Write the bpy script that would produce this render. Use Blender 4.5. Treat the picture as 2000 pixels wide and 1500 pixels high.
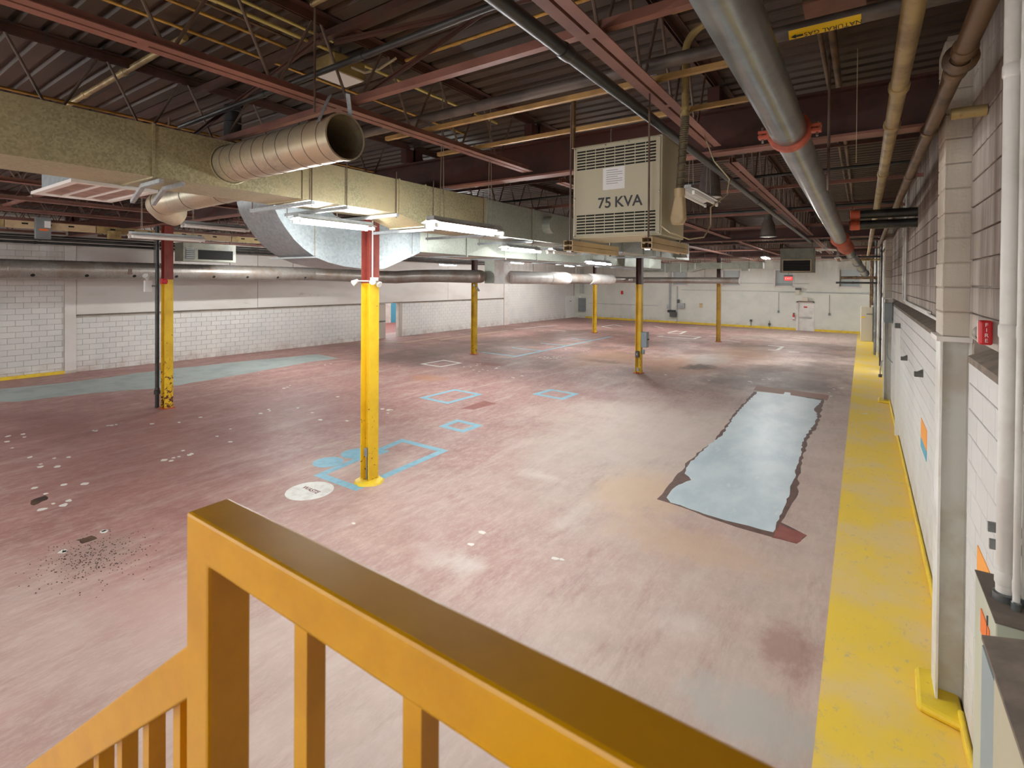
import bpy, bmesh, math, random
from mathutils import Vector, Matrix, Euler

for o in list(bpy.data.objects):
    bpy.data.objects.remove(o)
random.seed(7)
SC = bpy.context.scene
COL = SC.collection
R = math.radians

# ---------------------------------------------------------------- camera
F, CX, CY, EYE = 995.0, 1000.0, 556.0, 3.5
CAMPOS = Vector((0, 0, EYE))
cam_d = bpy.data.cameras.new('camera')
cam = bpy.data.objects.new('camera', cam_d)
COL.objects.link(cam)
CROT = Matrix.Rotation(R(34.56), 3, 'Z') @ Matrix.Rotation(R(89.5), 3, 'X') @ Matrix.Rotation(R(0.43), 3, 'Z')
cam.matrix_world = Matrix.Translation(CAMPOS) @ CROT.to_4x4()
cam_d.sensor_width = 36.0
cam_d.sensor_fit = 'HORIZONTAL'
cam_d.lens = 36.0 * F / 2000.0
cam_d.shift_y = -(750.0 - CY) / 2000.0
cam_d.clip_start = 0.05
cam_d.clip_end = 300
cam_d.dof.use_dof = True
cam_d.dof.focus_distance = 9.0
cam_d.dof.aperture_fstop = 5.6
SC.camera = cam
SC.cycles.max_bounces = 6
SC.cycles.glossy_bounces = 3
SC.cycles.transmission_bounces = 3
SC.cycles.caustics_reflective = False
SC.cycles.caustics_refractive = False

# ---------------------------------------------------------------- world, daylight, exposure
w = bpy.data.worlds.new('daylight')
SC.world = w
w.use_nodes = True
w.node_tree.nodes['Background'].inputs[0].default_value = (0.97, 0.98, 1.0, 1)
w.node_tree.nodes['Background'].inputs[1].default_value = 2.3
SC.view_settings.view_transform = 'Standard'
SC.view_settings.look = 'None'
SC.view_settings.gamma = 1.0
SC.view_settings.use_curve_mapping = False
SC.view_settings.exposure = 0.25

LAMP = 230.0          # radiance of a fluorescent tube


# ---------------------------------------------------------------- survey helpers: a sight line cut with a known plane
def _ray(u, v):
    return CROT @ Vector(((u - CX) / F, (CY - v) / F, -1.0))


def PZ(u, v, z=0.0):
    d = _ray(u, v)
    return CAMPOS + d * ((z - EYE) / d.z)


def PX(u, v, x):
    d = _ray(u, v)
    return CAMPOS + d * (x / d.x)


def PY(u, v, y):
    d = _ray(u, v)
    return CAMPOS + d * (y / d.y)


# ---------------------------------------------------------------- materials
def lin(c):
    out = []
    for x in c[:3]:
        x = x / 255.0
        out.append(x / 12.92 if x <= 0.04045 else ((x + 0.055) / 1.055) ** 2.4)
    return (*out, 1.0)


class NT:
    def __init__(s, name):
        s.m = bpy.data.materials.new(name)
        s.m.use_nodes = True
        s.t = s.m.node_tree
        s.n, s.l = s.t.nodes, s.t.links
        s.b = s.n['Principled BSDF']
        s.co = s.n.new('ShaderNodeTexCoord').outputs['Object']

    def new(s, kind, **kw):
        n = s.n.new(kind)
        for k, v in kw.items():
            setattr(n, k, v)
        return n

    def put(s, sock, val):
        if isinstance(val, bpy.types.NodeSocket):
            s.l.new(val, sock)
        else:
            sock.default_value = val

    def mapc(s, scale=(1, 1, 1), loc=(0, 0, 0), rot=(0, 0, 0), src=None):
        n = s.new('ShaderNodeMapping')
        s.l.new(src or s.co, n.inputs['Vector'])
        n.inputs['Scale'].default_value = scale
        n.inputs['Location'].default_value = loc
        n.inputs['Rotation'].default_value = rot
        return n.outputs[0]

    def noise(s, scale, detail=5, rough=.6, vec=None, dist=0.0):
        n = s.new('ShaderNodeTexNoise')
        s.l.new(vec or s.co, n.inputs['Vector'])
        n.inputs['Scale'].default_value = scale
        n.inputs['Detail'].default_value = detail
        n.inputs['Roughness'].default_value = rough
        n.inputs['Distortion'].default_value = dist
        return n.outputs['Fac']

    def ramp(s, fac, lo, hi, smooth=True):
        n = s.new('ShaderNodeMapRange', interpolation_type='SMOOTHSTEP' if smooth else 'LINEAR')
        s.l.new(fac, n.inputs['Value'])
        n.inputs['From Min'].default_value = lo
        n.inputs['From Max'].default_value = hi
        return n.outputs['Result']

    def math(s, op, a, b=0.0):
        n = s.new('ShaderNodeMath', operation=op)
        s.put(n.inputs[0], a)
        s.put(n.inputs[1], b)
        return n.outputs[0]

    def mix(s, fac, a, b):
        n = s.new('ShaderNodeMix', data_type='RGBA')
        s.put(n.inputs['Factor'], fac)
        s.put(n.inputs[6], a if isinstance(a, bpy.types.NodeSocket) else lin(a))
        s.put(n.inputs[7], b if isinstance(b, bpy.types.NodeSocket) else lin(b))
        return n.outputs[2]

    def bump(s, h, strength=.3, dist=.01):
        n = s.new('ShaderNodeBump')
        n.inputs['Strength'].default_value = strength
        n.inputs['Distance'].default_value = dist
        s.l.new(h, n.inputs['Height'])
        s.l.new(n.outputs[0], s.b.inputs['Normal'])

    def done(s, col, rough=.6, metal=0.0):
        s.put(s.b.inputs['Base Color'], col if isinstance(col, bpy.types.NodeSocket) else lin(col))
        s.put(s.b.inputs['Roughness'], rough)
        s.put(s.b.inputs['Metallic'], metal)
        return s.m


def M(name, c, rough=.6, metal=0.0, c2=None, sc=3.0, lo=.42, hi=.65, c3=None, sc3=14.0, lo3=.62, hi3=.68, bump=0.0, bsc=40.0, stretch=(1, 1, 1), rnd=0.0):
    t = NT(name)
    v = t.mapc(stretch)
    col = None
    if c2:
        col = t.mix(t.ramp(t.noise(sc, vec=v), lo, hi), c, c2)
    if c3:
        col = t.mix(t.ramp(t.noise(sc3, 6, .65, vec=v), lo3, hi3), col or c, c3)
    if rnd:
        oi = t.new('ShaderNodeObjectInfo')
        h = t.new('ShaderNodeHueSaturation')
        t.put(h.inputs['Color'], col if col is not None else lin(c))
        n = t.new('ShaderNodeMapRange')
        t.l.new(oi.outputs['Random'], n.inputs['Value'])
        n.inputs['To Min'].default_value = 1 - rnd
        n.inputs['To Max'].default_value = 1 + rnd * .5
        t.l.new(n.outputs[0], h.inputs['Value'])
        col = h.outputs[0]
    if bump:
        t.bump(t.noise(bsc, 4), bump, .01)
    return t.done(col if col is not None else c, rough, metal)


def emit(name, c, strength):
    t = NT(name)
    t.b.inputs['Emission Color'].default_value = lin(c)
    t.b.inputs['Emission Strength'].default_value = strength
    return t.done(c, .5)


# ---------------------------------------------------------------- mesh builder
def frame(d, up=Vector((0, 0, 1))):
    d = d.normalized()
    if abs(d.dot(up)) > .98:
        up = Vector((0, 1, 0))
    s = d.cross(up).normalized()
    return d, s, s.cross(d).normalized()


class MB:
    def __init__(s):
        s.v, s.f, s.sm = [], [], []

    def _add(s, vs, fs, smooth=False):
        k = len(s.v)
        s.v += [tuple(p) for p in vs]
        s.f += [tuple(i + k for i in f) for f in fs]
        s.sm += [smooth] * len(fs)
        return s

    def box(s, x0, x1, y0, y1, z0, z1):
        vs = [(x, y, z) for x in (x0, x1) for y in (y0, y1) for z in (z0, z1)]
        return s._add(vs, [(0, 1, 3, 2), (4, 6, 7, 5), (0, 4, 5, 1), (2, 3, 7, 6), (0, 2, 6, 4), (1, 5, 7, 3)])

    def bar(s, a, b, w, h=None, up=(0, 0, 1)):
        a, b = Vector(a), Vector(b)
        h = h or w
        d, sd, u = frame(b - a, Vector(up))
        vs = [p + sd * (x * w / 2) + u * (y * h / 2) for p in (a, b) for x, y in ((-1, -1), (1, -1), (1, 1), (-1, 1))]
        return s._add(vs, [(0, 1, 2, 3), (7, 6, 5, 4), (0, 4, 5, 1), (1, 5, 6, 2), (2, 6, 7, 3), (3, 7, 4, 0)])

    def tube(s, path, r, n=12, caps=True, smooth=True):
        P = [Vector(p) for p in path]
        rs = r if isinstance(r, (list, tuple)) else [r] * len(P)
        k, rings = len(P), []
        _, sd, _ = frame(P[1] - P[0])
        for i, p in enumerate(P):
            t = (P[min(i + 1, k - 1)] - P[max(i - 1, 0)]).normalized()
            sd = (sd - t * sd.dot(t)).normalized()
            u = sd.cross(t)
            rings.append([p + (sd * math.cos(a) + u * math.sin(a)) * rs[i] for a in [2 * math.pi * j / n for j in range(n)]])
        vs = [q for rg in rings for q in rg]
        fs = [(i * n + j, i * n + (j + 1) % n, (i + 1) * n + (j + 1) % n, (i + 1) * n + j) for i in range(k - 1) for j in range(n)]
        s._add(vs, fs, smooth)
        if caps:
            s._add(rings[0], [tuple(range(n))[::-1]])
            s._add(rings[-1], [tuple(range(n))])
        return s

    def prism(s, poly, axis, a, b):
        """poly of (p, q) in the plane across `axis`, extruded from a to b."""
        def P(p, q, t):
            return {'x': (t, p, q), 'y': (p, t, q), 'z': (p, q, t)}[axis]
        n = len(poly)
        vs = [P(p, q, a) for p, q in poly] + [P(p, q, b) for p, q in poly]
        fs = [tuple(range(n)), tuple(range(n, 2 * n))[::-1]] + [(i, i + n, (i + 1) % n + n, (i + 1) % n) for i in range(n)]
        return s._add(vs, fs)

    def quad(s, a, b, c, d):
        return s._add([a, b, c, d], [(0, 1, 2, 3)])

    def ring(s, outer, inner, z0, z1):
        """flat frame between two loops of (x, y)."""
        n = len(outer)
        vs = [(*p, z) for z in (z0, z1) for p in list(outer) + list(inner)]
        fs = []
        for i in range(n):
            j = (i + 1) % n
            fs += [(2 * n + i, 2 * n + j, 3 * n + j, 3 * n + i), (i, n + i, n + j, j), (i, j, 2 * n + j, 2 * n + i), (n + j, n + i, 3 * n + i, 3 * n + j)]
        return s._add(vs, fs)

    def lathe(s, c, prof, n=20, axis='z'):
        """prof: (r, h) pairs along `axis` from c."""
        c = Vector(c)
        A = {'z': (Vector((1, 0, 0)), Vector((0, 1, 0)), Vector((0, 0, 1))), 'x': (Vector((0, 1, 0)), Vector((0, 0, 1)), Vector((1, 0, 0))), 'y': (Vector((0, 0, 1)), Vector((1, 0, 0)), Vector((0, 1, 0)))}[axis]
        vs = [c + A[0] * (r * math.cos(2 * math.pi * j / n)) + A[1] * (r * math.sin(2 * math.pi * j / n)) + A[2] * h for r, h in prof for j in range(n)]
        fs = [(i * n + j, i * n + (j + 1) % n, (i + 1) * n + (j + 1) % n, (i + 1) * n + j) for i in range(len(prof) - 1) for j in range(n)]
        return s._add(vs, fs, True)

    def mesh(s, name, m, fix=True):
        me = bpy.data.meshes.new(name)
        me.from_pydata(s.v, [], s.f)
        me.materials.append(m)
        me.polygons.foreach_set('use_smooth', s.sm)
        if fix:
            bm = bmesh.new()
            bm.from_mesh(me)
            bmesh.ops.recalc_face_normals(bm, faces=bm.faces)
            bm.to_mesh(me)
            bm.free()
        if any(s.sm):
            me.set_sharp_from_angle(angle=R(38))
        me.update()
        return me

    def build(s, name, m, parent=None, bevel=0.0, **kw):
        return link(name, s.mesh(name, m), parent, bevel=bevel, **kw)


def link(name, me, parent=None, loc=None, rz=None, bevel=0.0, label=None, cat=None, group=None, kind=None):
    o = bpy.data.objects.new(name, me)
    COL.objects.link(o)
    if parent is not None:
        o.parent = parent
        o.matrix_parent_inverse = Matrix.Translation(-Vector(parent['_at'])) if '_at' in parent else Matrix.Identity(4)
    if loc is not None:
        o.location = loc
    if rz is not None:
        o.rotation_euler = (0, 0, rz)
    if bevel:
        b = o.modifiers.new('bevel', 'BEVEL')
        b.width, b.segments, b.limit_method = bevel, 2, 'ANGLE'
    tag(o, label, cat, group, kind)
    return o


def tag(o, label=None, cat=None, group=None, kind=None):
    for k, v in (('label', label), ('category', cat), ('group', group), ('kind', kind)):
        if v:
            o[k] = v
    return o


def thing(name, at, label=None, cat=None, group=None, kind=None):
    """an Empty at the thing's base; its parts are meshed in world coordinates."""
    o = bpy.data.objects.new(name, None)
    COL.objects.link(o)
    o.location = at
    o.empty_display_size = .1
    o['_at'] = list(at)
    return tag(o, label, cat, group, kind)


def dup(root, delta, label=None):
    r = root.copy()
    COL.objects.link(r)
    r.location = root.location + Vector(delta)
    if label:
        r['label'] = label
    for ch in list(root.children):
        c = ch.copy()
        COL.objects.link(c)
        c.parent = r
        c.matrix_parent_inverse = ch.matrix_parent_inverse.copy()
        for g in list(ch.children):
            d = g.copy()
            COL.objects.link(d)
            d.parent = c
            d.matrix_parent_inverse = g.matrix_parent_inverse.copy()
    return r


def text_mesh(s, size, m, name, mat4, parent=None, depth=.0015, spacing=1.0, bold=0.0, **kw):
    cu = bpy.data.curves.new(name, 'FONT')
    cu.body, cu.size, cu.extrude, cu.align_x, cu.align_y, cu.space_character = s, size, depth, 'CENTER', 'CENTER', spacing
    cu.offset = bold
    ob = bpy.data.objects.new(name, cu)
    COL.objects.link(ob)
    dg = bpy.context.evaluated_depsgraph_get()
    me = bpy.data.meshes.new_from_object(ob.evaluated_get(dg))
    bpy.data.objects.remove(ob)
    me.transform(mat4)
    me.materials.clear()
    me.materials.append(m)
    return link(name, me, parent, **kw)


def arc(c, r, a0, a1, n, p, q):
    """points on an arc about c in the plane of unit vectors p, q."""
    c, p, q = Vector(c), Vector(p), Vector(q)
    return [c + p * (r * math.cos(R(a0 + (a1 - a0) * i / n))) + q * (r * math.sin(R(a0 + (a1 - a0) * i / n))) for i in range(n + 1)]


NTH = ['first', 'second', 'third', 'fourth', 'fifth', 'sixth', 'seventh', 'eighth', 'ninth', 'tenth', 'eleventh', 'twelfth']

# ================================================================ materials
def floor_material():
    t = NT('worn_red_floor_paint')
    sx = t.new('ShaderNodeSeparateXYZ')
    t.l.new(t.co, sx.inputs[0])
    X, Y = sx.outputs[0], sx.outputs[1]
    red = t.mix(t.ramp(t.noise(.9, 6), .35, .7), (172, 124, 116), (158, 112, 106))
    pale = t.mix(t.ramp(t.noise(1.6, 6), .35, .7), (206, 184, 172), (192, 172, 160))
    # traffic wears the paint thin towards the wall side and in drifting patches
    drift = t.math('ADD', t.math('MULTIPLY', t.math('SUBTRACT', t.noise(.28, 4, .55), .5), 1.5), t.ramp(X, -13, 2, False))
    col = t.mix(t.math('MULTIPLY', t.ramp(drift, .12, .85), .92), red, pale)
    streak = t.noise(1.0, 5, .75, vec=t.mapc((2.4, .45, 1), rot=(0, 0, R(9))))
    col = t.mix(t.math('MULTIPLY', t.ramp(streak, .46, .7), .42), col, (214, 196, 186))
    streak2 = t.noise(1.3, 5, .75, vec=t.mapc((2.0, .4, 1), (3, 9, 0), rot=(0, 0, R(9))))
    col = t.mix(t.math('MULTIPLY', t.ramp(streak2, .5, .72), .4), col, (146, 98, 92))
    fine = t.noise(7.0, 6, .85, vec=t.mapc((1.5, .6, 1), (1, 5, 0), rot=(0, 0, R(9))))
    col = t.mix(t.math('MULTIPLY', t.ramp(fine, .42, .66), .32), col, (222, 204, 194))
    # oil-darkened ground in the middle of the hall
    far = t.math('MULTIPLY', t.ramp(Y, 13, 20), t.math('SUBTRACT', 1.0, t.ramp(Y, 33, 40)))
    oil = t.ramp(t.noise(.33, 6, .62, vec=t.mapc((1, 1, 1), (5, 2, 0))), .4, .62)
    col = t.mix(t.math('MULTIPLY', t.math('MULTIPLY', far, oil), .6), col, (112, 88, 78))
    rust = t.ramp(t.noise(.42, 6, .6, vec=t.mapc((1, 1, 1), (11, 7, 0))), .55, .7)
    col = t.mix(t.math('MULTIPLY', t.math('MULTIPLY', far, rust), .55), col, (172, 128, 98))
    wob = (t.math('MULTIPLY', t.math('SUBTRACT', t.noise(.9, 5, .7, vec=t.mapc((1, .6, 1), (7, 3, 0))), .5), 1.7), t.math('MULTIPLY', t.math('SUBTRACT', t.noise(4.0, 4, .7, vec=t.mapc((1, .6, 1), (2, 8, 0))), .5), 1.7))
    # spills, drips and worn spots left by the machines, and one painted dark shadow
    for k, (u, v, rx, ry, c_, s_) in enumerate((
            (1300, 850, 3.2, 4.5, (212, 198, 186), .5), (250, 860, 7, 3.0, (142, 92, 88), .5), (560, 800, 4, 3, (146, 98, 94), .4), (1060, 660, 2.4, 8, (98, 70, 56), .75), (900, 680, 3.2, 3.5, (112, 92, 84), .6), (790, 700, 3, 2.2, (96, 76, 70), .6),
            (1190, 700, 2.2, 3.5, (182, 136, 102), .6), (1330, 712, 1.8, 3.6, (172, 120, 82), .7), (1390, 700, 1.1, 3.0, (184, 182, 176), .7), (1370, 716, .7, .9, (58, 44, 38), .8), (1345, 719, .5, .5, (50, 38, 34), .7), (1180, 706, 1.4, .5, (120, 78, 58), .6),
            (1450, 690, 1.8, 4.5, (150, 116, 92), .5), (1580, 735, 2.2, 5, (100, 82, 76), .65), (1500, 722, .8, 1.2, (110, 78, 72), .6), (1450, 745, 1.6, 1.8, (108, 88, 80), .5), (1160, 770, 1.6, .8, (150, 100, 92), .4), (835, 738, 1.0, .6, (186, 134, 104), .8),
            (955, 711, .9, .6, (134, 70, 62), .7), (1050, 928, .8, .28, (234, 226, 214), .75), (1120, 1005, .22, .8, (230, 222, 212), .7), (905, 1100, .4, .3, (232, 226, 218), .8), (860, 1090, .6, .4, (226, 216, 208), .6), (1250, 955, 1.0, 1.3, (216, 184, 150), .7),
            (1330, 1060, 1.4, .6, (208, 176, 146), .6), (1470, 1400, .7, .45, (186, 182, 174), .75), (1540, 1270, .4, .5, (152, 110, 104), .6), (1330, 1215, .5, .3, (230, 222, 214), .6), (190, 1080, .7, .5, (150, 128, 120), .5), (300, 1180, 1.2, .6, (196, 158, 150), .5), (60, 830, 2.0, 1.2, (134, 90, 86), .5))):
        p = PZ(u, v)
        q = t.mapc((1 / rx, 1 / ry, 0), (-p.x / rx, -p.y / ry, 0))
        ln = t.new('ShaderNodeVectorMath', operation='LENGTH')
        t.l.new(q, ln.inputs[0])
        d = t.math('ADD', ln.outputs['Value'], wob[0] if min(rx, ry) > .95 else wob[1])
        white = c_[2] > 205
        col = t.mix(t.math('MULTIPLY', t.math('SUBTRACT', 1.0, t.ramp(d, .0 if white else .3, 1.1)), s_ * (.55 if white else 1)), col, c_)
    # scuffs and chipped specks
    scuff = t.ramp(t.noise(2.2, 6, .8, vec=t.mapc((1, .55, 1), (2, 4, 0))), .66, .76)
    col = t.mix(t.math('MULTIPLY', scuff, .7), col, (222, 212, 204))
    speck = t.ramp(t.noise(26, 3, .6), .73, .78)
    col = t.mix(t.math('MULTIPLY', speck, .5), col, (110, 76, 70))
    r = t.math('ADD', .42, t.math('MULTIPLY', t.noise(1.8, 6), .3))
    t.bump(t.noise(60, 4), .06, .004)
    return t.done(col, r)


def yellow_floor_material():
    t = NT('worn_yellow_walkway_paint')
    col = t.mix(t.ramp(t.noise(.9, 5), .4, .65), (246, 210, 76), (238, 208, 136))
    col = t.mix(t.math('MULTIPLY', t.ramp(t.noise(5.5, 6, .8, vec=t.mapc((1.6, 1, 1))), .56, .68), .6), col, (190, 178, 156))
    col = t.mix(t.ramp(t.noise(30, 3), .74, .78), col, (140, 120, 80))
    return t.done(col, .5)


def chipped_yellow(name='chipped_yellow_paint', ca=(236, 198, 46), cb=(214, 172, 34), bias=0.0):
    t = NT(name)
    sx = t.new('ShaderNodeSeparateXYZ')
    t.l.new(t.co, sx.inputs[0])
    z = sx.outputs[2]
    col = t.mix(t.ramp(t.noise(2.0, 4), .35, .7), ca, cb)
    low = t.math('SUBTRACT', 1.0, t.ramp(z, .1, 2.4, False))
    chip = t.math('ADD', t.noise(9, 5, .7), t.math('MULTIPLY', low, .09 + bias))
    return t.done(t.mix(t.ramp(chip, .68, .70), col, (98, 48, 34)), .42)


def galv(name, c1, c2, rough=.42, metal=.55, sc=30, dirt=None):
    t = NT(name)
    v = t.new('ShaderNodeTexVoronoi')
    t.l.new(t.co, v.inputs['Vector'])
    v.inputs['Scale'].default_value = sc
    sep = t.new('ShaderNodeSeparateColor')
    t.l.new(v.outputs['Color'], sep.inputs[0])
    col = t.mix(sep.outputs[0], c1, c2)
    if dirt:
        col = t.mix(t.ramp(t.noise(1.4, 6), .42, .68), col, dirt)
    return t.done(col, rough, metal)


def block_paint(name, c1, c2, grime, glo, ghi, rnd=.06, bsc=90, streak=(3, 3, .35)):
    t = NT(name)
    geo = t.new('ShaderNodeNewGeometry')
    pos = geo.outputs['Position']
    col = t.mix(t.ramp(t.noise(.8, 4, vec=pos), .35, .7), c1, c2)
    sx = t.new('ShaderNodeSeparateXYZ')
    t.l.new(pos, sx.inputs[0])
    run = t.noise(1.0, 6, .7, vec=t.mapc(streak, src=pos))
    g = t.math('MULTIPLY', t.ramp(sx.outputs[2], glo, ghi, False), t.ramp(run, .3, .62))
    foot = t.math('MULTIPLY', t.math('SUBTRACT', 1.0, t.ramp(sx.outputs[2], 0, .5, False)), t.ramp(t.noise(2.5, 6, vec=pos), .35, .7))
    col = t.mix(t.math('MULTIPLY', g, .85), col, grime)
    col = t.mix(t.math('MULTIPLY', foot, .6), col, (168, 134, 118))
    oi = t.new('ShaderNodeObjectInfo')
    h = t.new('ShaderNodeHueSaturation')
    t.l.new(col, h.inputs['Color'])
    n = t.new('ShaderNodeMapRange')
    t.l.new(oi.outputs['Random'], n.inputs['Value'])
    n.inputs['To Min'].default_value = 1 - rnd
    n.inputs['To Max'].default_value = 1 + rnd * .3
    t.l.new(n.outputs[0], h.inputs['Value'])
    t.bump(t.noise(bsc, 6, .7, vec=pos), .8, .012)
    return t.done(h.outputs[0], .75)


FLOOR = floor_material()
WALKWAY = yellow_floor_material()
YCOL = chipped_yellow()
YCOLC = chipped_yellow('heavily_chipped_yellow_paint', bias=.09)
YCOLD = chipped_yellow('stained_yellow_paint', (206, 168, 30), (160, 122, 24), .03)
YCOLO = chipped_yellow('ochre_yellow_paint', (196, 156, 52), (172, 132, 48))
YRAIL = M('yellow_enamel', (214, 154, 2), .3, c2=(202, 142, 2), sc=5, c3=(70, 54, 40), sc3=11, lo3=.735, hi3=.745)
YPAINT = M('yellow_kerb_paint', (236, 204, 50), .5, c2=(222, 186, 70), sc=4, c3=(150, 130, 80), sc3=9, lo3=.66, hi3=.72)
REDSTEEL = M('red_oxide_column_paint', (138, 62, 52), .5, c2=(122, 50, 44), sc=4)
OXIDE = M('red_oxide_steel', (84, 52, 42), .55, c2=(66, 42, 34), sc=2.5, c3=(70, 56, 46), sc3=6, lo3=.55, hi3=.7)
OXDARK = M('dark_red_girder_paint', (80, 44, 36), .55, c2=(64, 38, 30), sc=2.0, c3=(64, 50, 42), sc3=5, lo3=.58, hi3=.7)
PINKCH = M('dusty_red_chord_and_lit_flange_paint', (142, 96, 82), .55, c2=(124, 82, 70), sc=2.2)
ROD = M('dusty_grey_brown_rod', (112, 92, 78), .6, c2=(88, 66, 58), sc=4)
DECK = M('brown_metal_deck', (76, 58, 44), .55, c2=(58, 44, 34), sc=1.1, c3=(112, 88, 60), sc3=.7, lo3=.55, hi3=.75, stretch=(.35, 1, 1))
WHITEBLK = block_paint('white_painted_block', (228, 224, 218), (218, 216, 212), (196, 182, 168), 2.0, 6.5)
LWALLPL = M('white_painted_plaster', (222, 216, 210), .7, c2=(212, 204, 196), sc=.7, c3=(192, 178, 166), sc3=1.2, lo3=.62, hi3=.75, stretch=(1, .5, 1.4))
GRIMEBLK = block_paint('grimy_upper_block', (214, 204, 192), (200, 188, 176), (104, 84, 74), 2.4, 3.5, .05, 70, (3, 1.6, .16))
RBLK = block_paint('white_right_block', (230, 228, 224), (220, 218, 214), (170, 150, 140), 2.4, 5.5, .04, 90)
MORTAR = M('grimy_mortar', (176, 164, 152), .85, c2=(150, 138, 128), sc=2)
MORTARL = M('pale_mortar', (188, 178, 168), .85, c2=(168, 158, 148), sc=2)
PILBLK = block_paint('rough_pilaster_block', (214, 206, 192), (202, 192, 178), (176, 156, 132), 3.0, 4.6, .05, 45, (3, 2.2, .3))
FARWALL = None
PATCH = M('blue_grey_epoxy_patch', (216, 228, 232), .38, c2=(192, 208, 216), sc=1.1, lo=.35, hi=.7, c3=(226, 232, 234), sc3=2.2, lo3=.58, hi3=.75, stretch=(1.6, .7, 1))
PATCHL = M('pale_grey_green_patch', (172, 182, 178), .45, c2=(152, 164, 162), sc=1.2)
BARE = M('dark_bare_edge', (112, 84, 76), .6, c2=(92, 74, 66), sc=8)
REDPATCH = M('fresh_red_paint', (150, 88, 78), .55, c2=(136, 76, 68), sc=6)
BLUELINE = M('pale_blue_line_paint', (136, 188, 206), .5, c2=(122, 174, 194), sc=6)
WHITELINE = M('white_line_paint', (232, 230, 224), .5, c2=(216, 210, 202), sc=6)
YLINE = M('cream_line_paint', (222, 204, 160), .55)
OILMARK = M('black_oil_mark', (62, 46, 40), .5, c2=(96, 70, 54), sc=3)
RUSTMARK = M('rust_stain', (150, 96, 66), .6, c2=(170, 122, 90), sc=4)
CHIP = M('chip_white', (230, 226, 218), .6)
DARK = M('black_void', (22, 20, 18), .9)
DUCT = galv('olive_galvanised', (190, 182, 146), (158, 150, 118), .42, .42, 60, (190, 174, 136))
DUCTB = M('floor_bounce_duct_underside', (214, 186, 150), .6, c2=(196, 168, 132), sc=1.5, stretch=(2, .4, 1))  # tan holds the floor's bounce light; not assigned to any duct
DUCTC = galv('clean_galvanised', (168, 176, 178), (148, 158, 160), .4, .35, 26)
DUCTG = galv('grey_green_galvanised', (184, 190, 178), (166, 172, 162), .42, .45, 40)
SPIRAL = galv('spiral_duct', (204, 196, 172), (186, 178, 156), .4, .6, 40, (214, 196, 164))
SPIRALG = galv('grey_spiral_duct', (168, 162, 154), (146, 140, 134), .38, .4, 40, (138, 124, 112))
WDUCT = M('white_painted_duct', (216, 214, 210), .45, c2=(196, 186, 178), sc=2)
STRUT = galv('strut_galvanised', (180, 186, 188), (158, 164, 166), .4, .5, 50)
GOLD = M('golden_strut', (196, 158, 98), .45, .2, c2=(170, 134, 84), sc=4)
GOLDPIPE = M('yellowed_pipe', (178, 156, 104), .42, .25, c2=(140, 116, 76), sc=3, c3=(92, 74, 52), sc3=7, lo3=.6, hi3=.7)
BROWNPIPE = M('browned_pipe', (120, 94, 66), .45, .25, c2=(78, 60, 46), sc=3.5, c3=(170, 140, 92), sc3=5, lo3=.6, hi3=.7)
STEELPIPE = M('bare_steel_pipe', (150, 155, 155), .28, .7, c2=(128, 133, 134), sc=2.4, c3=(164, 148, 126), sc3=3.5, lo3=.6, hi3=.72)
BLACKPIPE = M('black_steel_pipe', (66, 66, 64), .38, .4, c2=(50, 50, 50), sc=3)
GREYPIPE = M('dusty_grey_pipe', (112, 102, 94), .5, .2, c2=(90, 82, 78), sc=3)
COUPL = M('orange_red_coupling', (196, 92, 62), .5, c2=(170, 76, 52), sc=8)
YCOND = M('yellowed_conduit', (206, 164, 84), .35, .45, c2=(176, 134, 66), sc=5)
OLIVE = M('beige_enamel', (194, 188, 162), .45, c2=(184, 178, 150), sc=1.6)
OLIVED = M('dusty_beige_top', (150, 130, 100), .6, c2=(126, 108, 84), sc=4)
BEIGECH = M('beige_strut', (206, 184, 144), .5, c2=(186, 164, 126), sc=4)
FLEX = M('flex_conduit_jacket', (108, 98, 76), .5, c2=(86, 78, 62), sc=5)
LWHITE = M('light_enamel', (230, 230, 226), .35)
LGREY = M('lamp_grey', (176, 180, 180), .4, c2=(156, 160, 162), sc=6)
TUBEON = emit('fluorescent_lit', (247, 249, 248), LAMP)
TUBEOFF = M('fluorescent_unlit', (236, 236, 230), .25)
WIRE = M('grey_wire', (150, 140, 124), .5)
CORD = M('cream_cord', (196, 182, 150), .5)
GREYBOX = M('grey_enamel', (132, 138, 140), .45, c2=(122, 128, 130), sc=3)
BLUEGREY = M('blue_grey_enamel', (146, 162, 168), .4)
PANELG = M('pale_green_grey_enamel', (196, 198, 178), .4, c2=(184, 188, 170), sc=2)
DUSTTOP = M('dust_coated_top', (112, 100, 90), .85, c2=(132, 118, 104), sc=7)
WHITEP = M('white_wall_pipe', (222, 220, 214), .45, c2=(206, 200, 192), sc=3, c3=(160, 144, 130), sc3=24, lo3=.72, hi3=.76)
FIRERED = M('fire_red', (196, 32, 40), .35)
EXITRED = emit('exit_red', (236, 40, 36), 1.6)
ORANGE = M('orange_sticker', (244, 120, 44), .4)
ORANGEP = M('orange_poster', (246, 164, 70), .5)
CYANP = M('cyan_poster', (96, 172, 198), .5)
WSTICK = M('white_sticker', (238, 238, 236), .4)
INK = M('black_ink', (40, 42, 44), .5)
BROWNINK = M('brown_ink', (120, 62, 52), .5)
YSTICK = M('yellow_sticker', (250, 204, 20), .4)
CABINET = M('cream_cabinet', (212, 204, 184), .4)
DGREY = M('dark_grey_enamel', (84, 84, 80), .5)
HEATER = M('heater_grey_enamel', (134, 134, 118), .45, c2=(116, 116, 104), sc=3)
DOORW = M('white_door_paint', (228, 224, 216), .45, c2=(214, 208, 200), sc=2)
DOORT = M('tan_door_paint', (176, 164, 152), .5)
WINP = M('grey_window_panel', (178, 186, 184), .5)
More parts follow.
